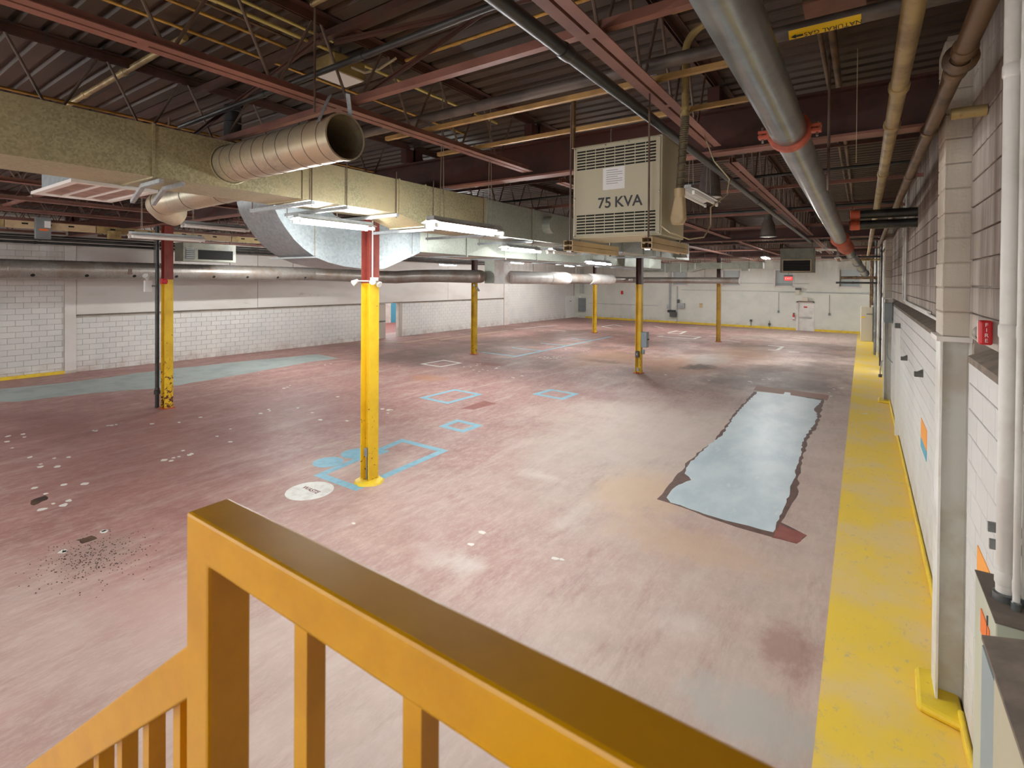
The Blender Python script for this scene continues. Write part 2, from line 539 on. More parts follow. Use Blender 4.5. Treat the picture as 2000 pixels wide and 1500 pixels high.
BLUEW = M('blue_wall_paint', (84, 168, 196), .6)
GLASS = NT('clear_glass_lens')
GLASS.b.inputs['Transmission Weight'].default_value = .8
GLASS = GLASS.done((226, 224, 210), .25)
FARWALL = block_paint('far_wall_block', (226, 226, 214), (214, 216, 206), (176, 164, 148), 3.6, 5.6, 0, 60, (1.2, 1.2, .3))
CHROME = M('worn_chrome', (170, 170, 168), .25, .8)

# ================================================================ the room
SL, SF = .028, .06


def XL(y):
    return -23.75 + SL * (y - 6.4)


def YF(x):
    return 42.2 - SF * x


def PL(u, v, off=0.0):
    d = _ray(u, v)
    return CAMPOS + d * ((-23.75 - SL * 6.4 + off) / (d.x - SL * d.y))


def PF(u, v, off=0.0):
    d = _ray(u, v)
    return CAMPOS + d * ((42.2 - off) / (d.y + SF * d.x))


def wall_mesh(P, ar, zr, holes, thick):
    """one connected wall slab with openings; P(a, z, depth) gives a point."""
    A = sorted({ar[0], ar[1]} | {a for h in holes for a in h[:2]})
    Z = sorted({zr[0], zr[1]} | {z for h in holes for z in h[2:]})
    mb, idx = MB(), {}

    def vid(i, j, k):
        if (i, j, k) not in idx:
            idx[i, j, k] = len(mb.v)
            mb.v.append(tuple(P(A[i], Z[j], thick * k)))
        return idx[i, j, k]

    def solid(i, j):
        if not (0 <= i < len(A) - 1 and 0 <= j < len(Z) - 1):
            return False
        a, z = (A[i] + A[i + 1]) / 2, (Z[j] + Z[j + 1]) / 2
        return not any(h[0] < a < h[1] and h[2] < z < h[3] for h in holes)
    for i in range(len(A) - 1):
        for j in range(len(Z) - 1):
            if not solid(i, j):
                continue
            for k in (0, 1):
                mb.f.append((vid(i, j, k), vid(i + 1, j, k), vid(i + 1, j + 1, k), vid(i, j + 1, k)))
            for di, dj, e in ((-1, 0, ((i, j), (i, j + 1))), (1, 0, ((i + 1, j), (i + 1, j + 1))), (0, -1, ((i, j), (i + 1, j))), (0, 1, ((i, j + 1), (i + 1, j + 1)))):
                if not solid(i + di, j + dj):
                    (p, q), (r_, s_) = e
                    mb.f.append((vid(p, q, 0), vid(r_, s_, 0), vid(r_, s_, 1), vid(p, q, 1)))
    mb.sm = [False] * len(mb.f)
    return mb


# floor slab
fl = MB().box(-25.5, 1.2, -8, 45.5, -.25, 0).build('floor', FLOOR, kind='structure', label='worn red painted concrete floor of the empty hall')


def on_floor(name, m, poly, z=.002, label=None, kind=None):
    return MB().prism([(p[0], p[1]) for p in poly], 'z', .0002, z).build(name, m, fl, label=label, kind=kind)


def fpt(*uv):
    return [tuple(PZ(u, v)[:2]) for u, v in uv]


def shrink(poly, w):
    """inset of a convex quad by w metres."""
    n, out = len(poly), []
    P = [Vector(p) for p in poly]
    area = sum(P[i].x * P[(i + 1) % n].y - P[(i + 1) % n].x * P[i].y for i in range(n))
    sgn = 1 if area > 0 else -1
    for i in range(n):
        a, b, c = P[i - 1], P[i], P[(i + 1) % n]
        d1, d2 = (b - a).normalized(), (c - b).normalized()
        n1, n2 = Vector((-d1.y, d1.x)) * sgn, Vector((-d2.y, d2.x)) * sgn
        k = (n1 + n2) / (1 + n1.dot(n2))
        out.append(tuple(b + k * w))
    return out


def line_frame(name, m, poly, w, label=None):
    return MB().ring(poly, shrink(poly, w), .0002, .002).build(name, m, fl, label=label)


def ragged(poly, step, amp, seed):
    rn = random.Random(seed)
    out = []
    for i, p in enumerate(poly):
        q = poly[(i + 1) % len(poly)]
        L = math.dist(p, q)
        k = max(1, int(L / step))
        nx, ny = -(q[1] - p[1]) / L, (q[0] - p[0]) / L
        for j in range(k):
            t = j / k
            a = rn.uniform(-amp, amp) if j else 0
            out.append((p[0] + (q[0] - p[0]) * t + nx * a, p[1] + (q[1] - p[1]) * t + ny * a))
    return out


# the yellow walkway along the right wall
MB().box(-.265, .7, -7, 41.9, .0002, .0025).build('painted_walkway', WALKWAY, fl, label='yellow painted walkway strip along the right wall')
# near patch: dark bare border below, pale patch above it
edge = fpt((1283, 975), (1300, 955), (1345, 900), (1396, 860), (1437, 805), (1472, 765), (1608, 779), (1606, 795), (1598, 830), (1575, 862), (1567, 905), (1553, 975), (1525, 1020), (1576, 1046), (1556, 1062), (1512, 1050), (1440, 1030), (1330, 990))
on_floor('bare_border', BARE, ragged(edge, .18, .03, 3), .0022, 'dark bare border around the pale patch')
pp = fpt((1302, 972), (1318, 952), (1350, 938), (1337, 925), (1347, 905), (1375, 877), (1412, 848), (1440, 805), (1480, 765), (1530, 770), (1533, 766), (1543, 767), (1545, 772), (1605, 782), (1590, 800), (1597, 812), (1590, 830), (1570, 856), (1560, 900), (1543, 960), (1510, 1040), (1440, 1022), (1375, 1004), (1365, 1000), (1310, 982))
on_floor('epoxy_patch', PATCH, ragged(pp, .12, .022, 5), .004, 'pale blue grey epoxy patch near the walkway')
on_floor('red_brush_stroke', REDPATCH, ragged(fpt((1522, 1024), (1576, 1046), (1556, 1062), (1508, 1050)), .1, .02, 8), .0032)
# the long patch along the left wall
lp = fpt((-40, 765), (0, 760), (150, 745), (320, 722), (500, 703), (620, 692), (662, 700), (600, 708), (480, 730), (320, 757), (180, 768), (30, 785), (-40, 782))
on_floor('epoxy_patch', PATCHL, ragged(lp, .4, .06, 9), .003, 'long pale grey patch beside the left wall')
# line paint
line_frame('painted_rectangle', BLUELINE, fpt((612, 929), (785, 857), (876, 880), (695, 959)), .16, 'pale blue rectangle around the nearest column foot')
line_frame('painted_rectangle', BLUELINE, fpt((818, 777), (888, 760), (944, 770), (874, 789)), .16, 'pale blue rectangle in the middle of the floor')
line_frame('painted_rectangle', BLUELINE, fpt((1038, 770), (1075, 760), (1131, 769), (1100, 781)), .17, 'pale blue square right of the middle')
line_frame('painted_rectangle', BLUELINE, fpt((856, 833), (893, 819), (944, 831), (904, 845)), .16, 'small pale blue square')
line_frame('painted_rectangle', WHITELINE, fpt((820, 711), (867, 703), (903, 709), (861, 717)), .13, 'white rectangle behind the blue ones')


def disc(name, m, u0, v0, u1, v1, label):
    a, b = PZ(u0, (v0 + v1) / 2), PZ(u1, (v0 + v1) / 2)
    c, r_ = (a + b) / 2, (a - b).length / 2
    return MB().prism([(c.x + r_ * math.cos(k * math.pi / 24), c.y + r_ * math.sin(k * math.pi / 24)) for k in range(48)], 'z', .0002, .0024).build(name, m, fl, label=label)


disc('painted_disc', BLUELINE, 612, 891, 670, 914, 'pale blue disc left of the rectangle')
disc('painted_disc', BLUELINE, 667, 876, 724, 895, 'pale blue disc behind the nearest column')
on_floor('painted_block', BLUELINE, fpt((735, 882), (757, 879), (760, 882), (735, 890)), .0022)
wd = disc('painted_disc', WHITELINE, 560, 941, 650, 976, 'white disc lettered WASTE')
wc = PZ(607, 957)
text_mesh('WASTE', .125, BROWNINK, 'lettering', Matrix.Translation((wc.x, wc.y, .0026)), wd, .0004, bold=.004, label='brown stencilled word WASTE')


def stripe(name, m, a, b, w, z=.002):
    p, q = PZ(*a), PZ(*b)
    d = (q - p).normalized()
    s_ = Vector((-d.y, d.x, 0)) * w / 2
    return MB().prism([tuple((p + s_)[:2]), tuple((q + s_)[:2]), tuple((q - s_)[:2]), tuple((p - s_)[:2])], 'z', .0002, z).build(name, m, fl)


for a, b in (((942, 688), (1008, 696)), ((1004, 697), (1195, 657)), ((1000, 679), (1056, 685)), ((1056, 670), (1104, 675)), ((1116, 661), (1160, 665))):
    stripe('painted_line', BLUELINE, a, b, .16)
for a, b in (((860, 664), (992, 645)), ((735, 667), (790, 669)), ((790, 669), (880, 656))):
    stripe('painted_line', YLINE, a, b, .1)
for a, b in (((1005, 643), (1090, 635)), ((1052, 646), (1062, 646)), ((1075, 645), (1105, 646)), ((1175, 638), (1200, 634)), ((1200, 634), (1216, 637)), ((1175, 638), (1195, 641)),
             ((1305, 650), (1322, 646)), ((1304, 651), (1328, 652)), ((1328, 652), (1340, 647)), ((1322, 647), (1340, 648)), ((1284, 657), (1295, 656)), ((1284, 657), (1355, 662)), ((1355, 662), (1368, 658)), ((1325, 655), (1368, 658)),
             ((1408, 664), (1446, 668)), ((1500, 675), (1530, 677)), ((1518, 684), (1529, 677)), ((1500, 683), (1518, 684)), ((1541, 687), (1562, 688)), ((1562, 657), (1608, 660)), ((1545, 659), (1575, 662)), ((1386, 656), (1400, 657)), ((1340, 639), (1362, 641)), ((1278, 637), (1296, 641))):
    stripe('painted_line', WHITELINE, a, b, .17)
on_floor('red_repaint', REDPATCH, fpt((900, 798), (945, 783), (970, 788), (925, 800)), .0018)
on_floor('repaired_strip', M('brown_strip_paint', (150, 108, 92), .6), fpt((1472, 762), (1478, 753), (1620, 772), (1616, 782)), .0018)
for k, (pl, m) in enumerate(((((60, 978), (88, 968), (92, 976), (66, 987)), OILMARK), (((148, 1055), (178, 1046), (190, 1052), (160, 1062)), OILMARK))):
    on_floor('stain', m, ragged(fpt(*pl), .06, .03, 20 + k), .0016)
# chips of bare concrete where machines were bolted down: too small to pick apart
rn = random.Random(4)
mb = MB()
spots = [(200, 833, 5), (345, 890, 7), (95, 905, 5), (30, 855, 4), (165, 945, 1), (75, 960, 3), (100, 990, 4), (165, 1055, 4), (24, 875, 1), (58, 893, 1), (424, 852, 1), (450, 838, 1), (392, 815, 1), (350, 825, 1), (296, 828, 1), (450, 863, 1),
         (525, 805, 3), (547, 755, 3), (582, 797, 1), (610, 806, 1), (625, 820, 1), (678, 822, 1), (660, 775, 1), (765, 803, 5), (905, 718, 3), (942, 723, 4), (975, 719, 4), (940, 712, 3), (1018, 737, 4), (1065, 699, 9), (1090, 698, 8), (1140, 684, 3), (1108, 682, 2),
         (505, 730, 1), (645, 713, 2), (780, 715, 1), (1300, 732, 1), (1470, 745, 2), (1485, 740, 2), (1510, 742, 2), (1625, 757, 2), (1615, 769, 2), (1385, 743, 1), (690, 1022, 1), (915, 1040, 2), (1075, 1085, 2), (1690, 808, 1), (1552, 652, 1)]
for u, v, n in spots:
    c = PZ(u, v)
    for _ in range(n):
        a, r_ = rn.uniform(0, 6.28), (0 if n == 1 else rn.uniform(.08, .36))
        x, y, s_ = c.x + r_ * math.cos(a), c.y + r_ * math.sin(a), rn.uniform(.035, .07)
        mb.prism([(x + s_ * rn.uniform(.6, 1.3) * math.cos(t), y + s_ * rn.uniform(.5, 1.0) * math.sin(t)) for t in [k * .785 for k in range(8)]], 'z', .0003, .003)
mb.build('chips', CHIP, fl, kind='stuff')
mb = MB()
c = PZ(180, 1090)
for _ in range(420):
    x, y, s_ = rn.gauss(c.x, .38), rn.gauss(c.y, .26), rn.uniform(.004, .013)
    mb.prism([(x + s_ * math.cos(t), y + s_ * .7 * math.sin(t)) for t in (0, 1.6, 3.1, 4.7)], 'z', .0003, .004)
mb.build('grit', OILMARK, fl, kind='stuff')


# ---------------------------------------------------------------- walls
def block_mesh(L, name, m, H_=.192, D=.03, ax='x'):
    """a face of one block: the mortar side at 0, the bevelled face D proud."""
    a, e = (L - .010) / 2, .005
    ring0 = [(-a, 0), (a, 0), (a, H_), (-a, H_)]
    mb = MB()
    pts = [(p, q, 0) for p, q in ring0] + [(p, q, D - e) for p, q in ring0] + [(p + (e if p < 0 else -e), q + (e if q <= 0 else -e), D) for p, q in ring0]
    vs = [(d, p, q) if ax == 'x' else (p, d, q) for p, q, d in pts]
    fs = [(8, 9, 10, 11)] + [(k * 4 + i, k * 4 + (i + 1) % 4, k * 4 + 4 + (i + 1) % 4, k * 4 + 4 + i) for k in (0, 1) for i in range(4)]
    mb._add(vs, fs)
    return mb


def lay_blocks(parent, spots, L, m, place, keep, name='block', D=.03):
    """spots: (along, z, length) sorted by size in the photo; the first `keep` are parts of their own, the rest one joined part."""
    cache, rest = {}, MB()
    for i, (a, z, ln) in enumerate(spots):
        ln = round(ln, 2)
        if i < keep:
            if ln not in cache:
                cache[ln] = block_mesh(ln, name, m, D=D).mesh(name, m)
            p, rz = place(a, z)
            link(name, cache[ln], parent, p, rz)
        else:
            b = block_mesh(ln, name, m, D=D)
            p, rz = place(a, z)
            T = Matrix.Translation(p) @ Matrix.Rotation(rz, 4, 'Z')
            rest._add([T @ Vector(v) for v in b.v], b.f)
    if rest.v:
        rest.build(name + '_field', m, parent, kind='stuff')


def courses(a0, a1, z0, z1, holes=(), L=.406, H_=.2):
    out, k, z = [], 0, z0
    while z + H_ * .8 <= z1:
        a = a0 - (L / 2 if k % 2 else 0)
        while a < a1 - .02:
            s_, e_ = max(a, a0), min(a + L, a1)
            if e_ - s_ > .06 and not any(s_ < h[1] and e_ > h[0] and z < h[3] and z + H_ > h[2] for h in holes):
                out.append(((s_ + e_) / 2, z + .004, e_ - s_))
            a += L
        z += H_
        k += 1
    return out


# right wall, x = 0.7
SLOTS = [(-6.6, 5.36, 2.93, 3.07), (5.86, 18.4, 2.93, 3.07), (18.95, 30.9, 2.93, 3.07), (31.4, 41.6, 2.93, 3.07)]
SIDEDOOR = (24.2, 25.0, 0, 2.1)
wr = wall_mesh(lambda a, z, d: (.726 + d, a, z), (-7.2, 42.6), (0, 5.9), SLOTS + [SIDEDOOR], .24).build('wall_right', MORTAR, kind='structure', label='white and grimy painted block wall on the right')
for y0, y1, z0, z1 in SLOTS:
    MB().prism([(.69, 2.88), (.69, 2.93), (.84, 3.0), (.84, 3.08), (.96, 3.08), (.96, 2.88)], 'y', y0, y1).build('sill', DUSTTOP, wr, label='dust covered sloping sill in the wall slot')
up = [b for s_ in ((-7, 5.38), (5.82, 18.44), (18.92, 30.9), (31.4, 42.0)) for b in courses(s_[0], s_[1], 3.07, 5.75, (), .42, .205)]
SEG = [(-7, 5.36), (5.86, 18.4), (18.95, 24.18), (25.02, 30.9), (31.4, 42.0)]
low = [b for s_ in SEG for b in courses(s_[0], s_[1], .12, 2.93, (), .406, .2)]


def near_first(s_):
    vis = [b for b in s_ if b[0] > 3.4]
    oth = [b for b in s_ if 1.0 < b[0] <= 3.4]
    return sorted(vis, key=lambda b: b[0]), oth


uv_, uo = near_first(up)
lv_, lo_ = near_first(low)
lay_blocks(wr, uv_ + uo, .42, GRIMEBLK, lambda a, z: (Vector((.726, a, z)), math.pi), 150, 'block')
lay_blocks(wr, lv_ + lo_, .406, RBLK, lambda a, z: (Vector((.726, a, z)), math.pi), 150, 'block')
MB().box(.66, .70, 3.0, 5.36, .0026, .11).build('baseboard_right', YPAINT, kind='structure', bevel=.015)
MB().box(.66, .70, 5.86, 18.4, .0026, .11).build('baseboard_right', YPAINT, kind='structure', bevel=.015)
MB().box(.66, .70, 18.95, 24.2, .0026, .11).build('baseboard_right', YPAINT, kind='structure', bevel=.015)

# far wall
wins = []
for u0, u1, v0, v1 in ((1514, 1549, 529, 559), (1639, 1680, 529, 562), (1412, 1446, 528, 557), (1315, 1343, 526, 557)):
    a, b = PF(u0, v0), PF(u1, v1)
    wins.append((a.x, b.x, 3.22, 4.4))
da, db = PF(1558, 640), PF(1587, 640)
FDOOR = (da.x, db.x, 0, 2.05)
wf = wall_mesh(lambda a, z, d: (a, YF(a) + d, z), (-23.2, .95), (0, 5.9), wins + [FDOOR], .3).build('wall_far', FARWALL, kind='structure', label='white painted block wall at the far end')
for k, (x0, x1, z0, z1) in enumerate(wins):
    t_ = thing('window_%d' % (k + 1), ((x0 + x1) / 2, YF((x0 + x1) / 2), z0), 'blanked off grey window, %s' % ('left of the exit sign side door', 'nearest the right corner', 'right of the third column', 'left of the third column')[k], kind='structure')
    ym = YF((x0 + x1) / 2)
    MB().box(x0 + .01, x1 - .01, ym + .16, ym + .2, z0, z1).build('pane', WINP, t_)
    mb = MB()
    for q in ((x0 - .08, x0 + .03, z0 - .09, z1 + .05), (x1 - .03, x1 + .08, z0 - .09, z1 + .05)):
        mb.box(q[0], q[1], ym - .06, ym + .1, q[2], q[3])
    mb.box(x0, x1, ym - .06, ym + .1, z0 - .09, z0 + .02)
    mb.box(x0, x1, ym - .06, ym + .1, z1 - .02, z1 + .05)
    mb.build('window_frame', LWALLPL, t_)
mb = MB()
mb.bar((-21.5, YF(-21.5) - .02, .08), (da.x - .12, YF(da.x) - .02, .08), .05, .16)
mb.build('baseboard_far', YPAINT, kind='structure')
MB().bar((db.x + .12, YF(db.x) - .02, .08), (.7, YF(.7) - .02, .08), .05, .16).build('baseboard_far', YPAINT, kind='structure')
# far door
d1 = thing('door_1', (da.x, YF(da.x), 0), 'white exit door in the far wall under a small canopy', kind='structure')
ym = YF((da.x + db.x) / 2)
dl = MB().box(da.x + .02, db.x - .02, ym + .03, ym + .08, .01, 2.02).build('door_leaf', DOORW, d1)
mb = MB()
mb.box(da.x - .1, da.x + .02, ym - .06, ym + .1, 0, 2.12)
mb.box(db.x - .02, db.x + .1, ym - .06, ym + .1, 0, 2.12)
mb.box(da.x - .1, db.x + .1, ym - .06, ym + .1, 2.02, 2.14)
mb.build('door_frame', DOORW, d1)
MB().box(da.x + .08, db.x - .08, ym - .06, ym + .03, .93, 1.0).build('push_bar', CHROME, dl)
MB().box(da.x - .02, db.x + .06, ym - .2, ym - .06, 2.1, 2.16).build('canopy', DUSTTOP, d1)
MB().box((da.x + db.x) / 2 - .1, (da.x + db.x) / 2 + .12, ym + .015, ym + .03, 1.66, 1.76).build('notice', FIRERED, dl, label='small red notice')

# left wall
LD = (20.06, 21.98, 0, 2.06)
wl = wall_mesh(lambda a, z, d: (XL(a) - .03 - d, a, z), (-7.2, 43.9), (0, 5.9), [(20.66, 21.72, 0, 2.06)], .25).build('wall_left', MORTARL, kind='structure', label='white painted block wall on the left')
RZL = -math.atan(SL)
LPL = [(5.98, 6.3), (32.3, 32.8)]
b1 = courses(-2, 5.98, .0, 5.6)
b2 = courses(6.3, 19.98, .0, 2.07) + courses(21.96, 32.3, .0, 2.07)
b3 = courses(32.8, 43.3, .0, 5.5)
vis = sorted([b for b in b1 if b[0] > 3.9], key=lambda b: b[0]) + sorted([b for b in b2], key=lambda b: b[0])
lay_blocks(wl, vis + [b for b in b1 if b[0] <= 3.9] + b3, .406, WHITEBLK, lambda a, z: (Vector((XL(a) - .03, a, z)), RZL), 300)
for y0, y1 in LPL:
    mb = MB()
    mb.prism([(XL(y0) - .03, y0), (XL(y0) + .06, y0), (XL(y1) + .06, y1), (XL(y1) - .03, y1)], 'z', 0, 5.6)
    mb.build('pilaster', LWALLPL, wl)
for y0, y1 in ((6.32, 13), (13.02, 19.9), (19.92, 26), (26.02, 32.28)):
    MB().prism([(XL(y0) - .03, y0), (XL(y0) + .015, y0), (XL(y1) + .015, y1), (XL(y1) - .03, y1)], 'z', 2.12, 5.5).build('plaster_panel', LWALLPL, wl)
MB().prism([(XL(6.32) - .03, 6.32), (XL(6.32) + .045, 6.32), (XL(32.28) + .045, 32.28), (XL(32.28) - .03, 32.28)], 'z', 2.075, 2.11).build('ledge', DUSTTOP, wl)
MB().prism([(XL(-2) - .02, -2), (XL(-2) + .06, -2), (XL(6.3) + .06, 6.3), (XL(6.3) - .02, 6.3)], 'z', 0.0005, .11).build('baseboard_left', YPAINT, kind='structure')
# doorway with one leaf shut, and the passage behind it
d2 = thing('door_2', (XL(21), 21, 0), 'double doorway in the left wall, one leaf open to a blue passage', kind='structure')
x = XL(21)
dl = MB().box(x - .02, x + .03, 20.06, 20.64, 0.005, 2.03).build('door_leaf', DOORT, d2, label='shut tan door leaf')
MB().box(x + .03, x + .08, 20.1, 20.6, 1.0, 1.05).build('push_bar', DGREY, dl)
mb = MB()
mb.box(x - .2, x + .05, 21.74, 21.94, 0, 2.1)
mb.box(x - .2, x + .05, 20.0, 20.06, 0, 2.1)
mb.box(x - .2, x + .05, 20.0, 21.94, 2.06, 2.14)
mb.build('door_frame', DOORT, d2)
MB().box(x - 8, -25.5, 17.5, 36, -.2, .0).build('passage_floor', REDPATCH, d2)
MB().box(x - 8.1, x - 8, 17.5, 28.3, 0, 3).build('passage_wall', DOORW, d2)
MB().box(x - 8.1, x - 8, 28.3, 36, 0, 3).build('passage_wall', BLUEW, d2, label='blue passage wall')
# white door at the far end of the left wall
d3 = thing('door_3', (XL(41.8), 41.8, 0), 'white door standing in the far left corner', kind='structure')
a, b = PL(1104, 600), PL(1121, 600)
MB().box(XL(a.y) + .03, XL(a.y) + .1, a.y, b.y, .01, 2.02).build('door_leaf', LWHITE, d3)
MB().box(XL(a.y) - .02, XL(a.y) + .08, b.y, b.y + .12, 0, 2.1).build('door_frame', DOORW, d3)
MB().box(XL(a.y) + .1, XL(a.y) + .12, (a.y + b.y) / 2 - .12, (a.y + b.y) / 2 + .15, 1.55, 1.6).build('name_plate', INK, d3)

# wall behind the camera with three open loading doors: the daylight of the hall
wall_mesh(lambda a, z, d: (a, -7.2 - d, z), (-25, 1.0), (0, 5.9), [(-5.6, -.6, .3, 4.6), (-13.2, -7.4, .3, 4.6), (-21.4, -15.6, .3, 4.6)], .3).build('wall_back', LWALLPL, kind='structure', label='block wall behind the camera with open loading doors')

# ---------------------------------------------------------------- roof deck in corrugated sheets
ceil = thing('ceiling', (-12, 18, 5.66), 'brown corrugated metal roof deck', kind='structure')
prof, y = [], 0.0
for k in range(5):
    y0 = k * .2
    prof += [(y0, .0), (y0 + .125, .0), (y0 + .145, .042), (y0 + .18, .042)]
prof += [(.9995, 0.0)]
mb = MB()
n = len(prof)
vs = [(x, p, q) for x in (-25.2, 1.1) for p, q in prof]
mb._add(vs, [(i, i + 1, n + i + 1, n + i) for i in range(n - 1)])
deck_me = mb.mesh('deck_sheet', DECK, False)
k = 0
while -7.4 + k < 45:
    o = link('deck_sheet', deck_me, None, (0, -7.4 + k, 5.665 + (.0015 if k % 2 else 0)))
    o.parent = ceil
    o.matrix_parent_inverse = Matrix.Translation((12, -18, -5.66))
    k += 1
MB().box(-25.5, 1.2, -7.6, 45.5, 5.76, 5.9).build('roof_slab', DARK, ceil)

# ================================================================ steel frame
GY = [-6.6, 5.9, 18.75, 31.3]
JX = [-1.34 - 2.36 * k for k in range(10)]


def ibeam(mb, p0, p1, d, wd, tf, tw, flange_axis):
    """I section along p0-p1; flange_axis is the unit vector across the flanges' faces."""
    p0, p1, n_ = Vector(p0), Vector(p1), Vector(flange_axis)
    for s_ in (-1, 1):
        mb.bar(p0 + n_ * s_ * (d - tf) / 2, p1 + n_ * s_ * (d - tf) / 2, wd, tf, n_)
    mb.bar(p0, p1, tw, d - 2 * tf, n_)
    return mb


for k, gy in enumerate(GY[1:]):
    t_ = thing('steel_girder', (-11, gy, 4.9), 'dark red steel girder crossing the hall on the %s row of columns' % ('nearest', 'second', 'third')[k], 'girder', 'steel girders across the hall')
    for s_, nm in ((-1, 'bottom_flange'), (1, 'top_flange')):
        z = 4.91 if s_ < 0 else 5.355
        MB().box(-23.0, .72, gy - .1, gy + .1, z - .012, z + .012).build(nm, PINKCH if s_ < 0 else OXDARK, t_)  # pinker bottom flange: light on the underside put into its colour
    MB().box(-23.0, .72, gy - .006, gy + .006, 4.922, 5.343).build('web', OXDARK, t_)
    for x in (-7.0, -15.2):
        MB().box(x - .006, x + .006, gy - .09, gy + .09, 4.922, 5.343).build('stiffener', OXDARK, t_)

BAY = ['nearest bay', 'bay beyond the nearest girder', 'bay beyond the second girder', 'bay before the far wall']
rod_cache = {}


def web_piece(dy, dz, r_, m):
    key = (round(dy, 2), round(dz, 2), r_)
    if key not in rod_cache:
        rod_cache[key] = MB().tube([(0, 0, 0), (0, dy, dz)], r_, 8, False).mesh('web_rod', m)
    return rod_cache[key]


ZB, ZT, P2 = 5.0, 5.585, .36
for b in range(4):
    y0, y1 = GY[b] + .16, (GY[b + 1] if b < 3 else 42.9) - .16
    for j, x in enumerate(JX):
        if b == 3:
            y1 = YF(x) - .05
        t_ = thing('roof_joist', (x, (y0 + y1) / 2, 4.94), 'open web joist, %s from the right wall, %s' % (NTH[j], BAY[b]), 'joist', 'open web roof joists')
        mb = MB()
        for s_ in (-1, 1):
            mb.prism([(x + s_ * .012, ZT + .075), (x + s_ * .012, ZT), (x + s_ * .018, ZT), (x + s_ * .018, ZT + .069), (x + s_ * .085, ZT + .069), (x + s_ * .085, ZT + .075)], 'y', y0 - .1, y1 + .1)
        mb.build('top_chord', OXIDE, t_)
        ys, ye = y0 + (.02 if b == 0 else .55), y1 - (.02 if b < 1 else .45)
        mb = MB()
        for s_ in (-1, 1):
            mb.prism([(x + s_ * .011, 4.945), (x + s_ * .085, 4.945), (x + s_ * .085, 4.952), (x + s_ * .018, 4.952), (x + s_ * .018, 5.02), (x + s_ * .011, 5.02)], 'y', ys, ye)
        # spacer plates tie the two angles
        for q in range(int((ye - ys) / 1.44)):
            mb.box(x - .012, x + .012, ys + .5 + q * 1.44, ys + .56 + q * 1.44, 4.945, 4.951)
        mb.build('bottom_chord', PINKCH, t_)
        for yy in (y0 - .08, y1 + .08):
            MB().box(x - .06, x + .06, yy - .1, yy + .1, 5.367, ZT).build('bearing_seat', OXDARK, t_)
        rest = MB()
        first = 1.45 - .72 * int((1.45 - y0 - .3) / .72)
        y = first if b == 0 else y0 + .75
        tops = []
        while y < y1 - .4:
            for s_ in (-1, 1):
                off = .03
                a_, dy_ = y + s_ * off, s_ * (P2 - 2 * off)
                if y0 < a_ + dy_ < y1:
                    if (b == 0 and y > .3 and j < 5) or (b == 1 and j < 5):
                        link('web_rod', web_piece(dy_, ZT - 4.99 + .03, .0125, ROD), t_, (x, a_, 4.99))
                    else:
                        rest.tube([(x, a_, 4.99), (x, a_ + dy_, ZT + .03)], .0125, 5, False)
            y += 2 * P2
        for ya, yb in ((y0 - .02, ys + .2), (y1 + .02, ye - .2)):
            if abs(ya - yb) > .3:
                rest.tube([(x, ya, ZT - .02), (x, yb, 5.0)], .013, 6, False)
        if rest.v:
            rest.build('web_rods', ROD, t_, kind='stuff')

# bridging across the joists
def bridge(y, z, x0, x1, m, label, w_=.05):
    mb = MB()
    mb.prism([(y - w_ / 2, z), (y + w_ / 2, z), (y + w_ / 2, z + .006), (y - w_ / 2 + .006, z + .006), (y - w_ / 2 + .006, z + w_), (y - w_ / 2, z + w_)], 'x', x0, x1)
    return mb.build('bridging_angle', m, None, label=label, cat='brace', group='bridging angles across the joists')


bridge(2.88, 5.022, -23, .7, PINKCH, 'dusty pink bridging angle over the bottom chords, nearest to the camera', .06)
bridge(2.66, 5.52, -23, .7, OXIDE, 'dark red bridging angle under the top chords, nearest to the camera', .06)
for k, y in enumerate((9.3, 12.6, 15.8)):
    bridge(y, 5.022, -23, .7, PINKCH, 'low bridging angle, %s beyond the nearest girder' % NTH[k])
for k, y in enumerate((22.5, 27, 35, 39)):
    bridge(y, 5.022, -23, .7, PINKCH, 'low bridging angle beyond the second girder, %s in line' % NTH[k])
for k, y in enumerate((9.0, 15.5, 25)):
    bridge(y, 5.52, -23, .7, OXIDE, 'high bridging angle beyond the nearest girder, %s in line' % NTH[k])
for nm, a, b in (('between the second joist bottom and the first joist top', (JX[1], 2.9, 5.04), (JX[0] - .1, 2.74, 5.5)),
                 ('between the second joist top and the first joist bottom', (JX[1], 2.7, 5.5), (JX[0] - .1, 2.85, 5.32)),
                 ('between the third joist bottom and the second joist top', (JX[2], 2.6, 5.04), (JX[1] - .1, 2.62, 5.52))):
    MB().bar(a, b, .05, .006).bar(a, b, .006, .05).build('cross_brace', OXIDE, label='slanting dark red cross brace ' + nm, cat='brace', group='cross braces')

# columns
def hcolumn(x, y, label, ytop, rust, top=4.9, paint=None):
    t_ = thing('steel_column', (x, y, 0), label, 'column', 'steel columns of the hall')
    d = .215
    low = ibeam(MB(), (x, y, .012), (x, y, ytop), d, .21, .016, .012, (1, 0, 0)).build('painted_shaft', paint or YCOL, t_)
    ibeam(MB(), (x, y, ytop), (x, y, top), d, .21, .016, .012, (1, 0, 0)).build('bare_shaft', REDSTEEL if rust != 'dark' else OXDARK, t_)
    MB().box(x - .17, x + .17, y - .15, y + .15, .0005, .02).build('base_plate', COUPL if rust else YPAINT, t_, bevel=.006)
    MB().box(x - .13, x + .13, y - .12, y + .12, top - .02, top - .0005).build('cap_plate', OXDARK, t_)
    for sx in (-1, 1):
        for sy in (-1, 1):
            MB().lathe((x + sx * .145, y + sy * .1, .02), [(0, 0), (.012, 0), (.012, .02), (0, .022)], 6).build('anchor_bolt', COUPL if rust else YPAINT, t_)
    return t_


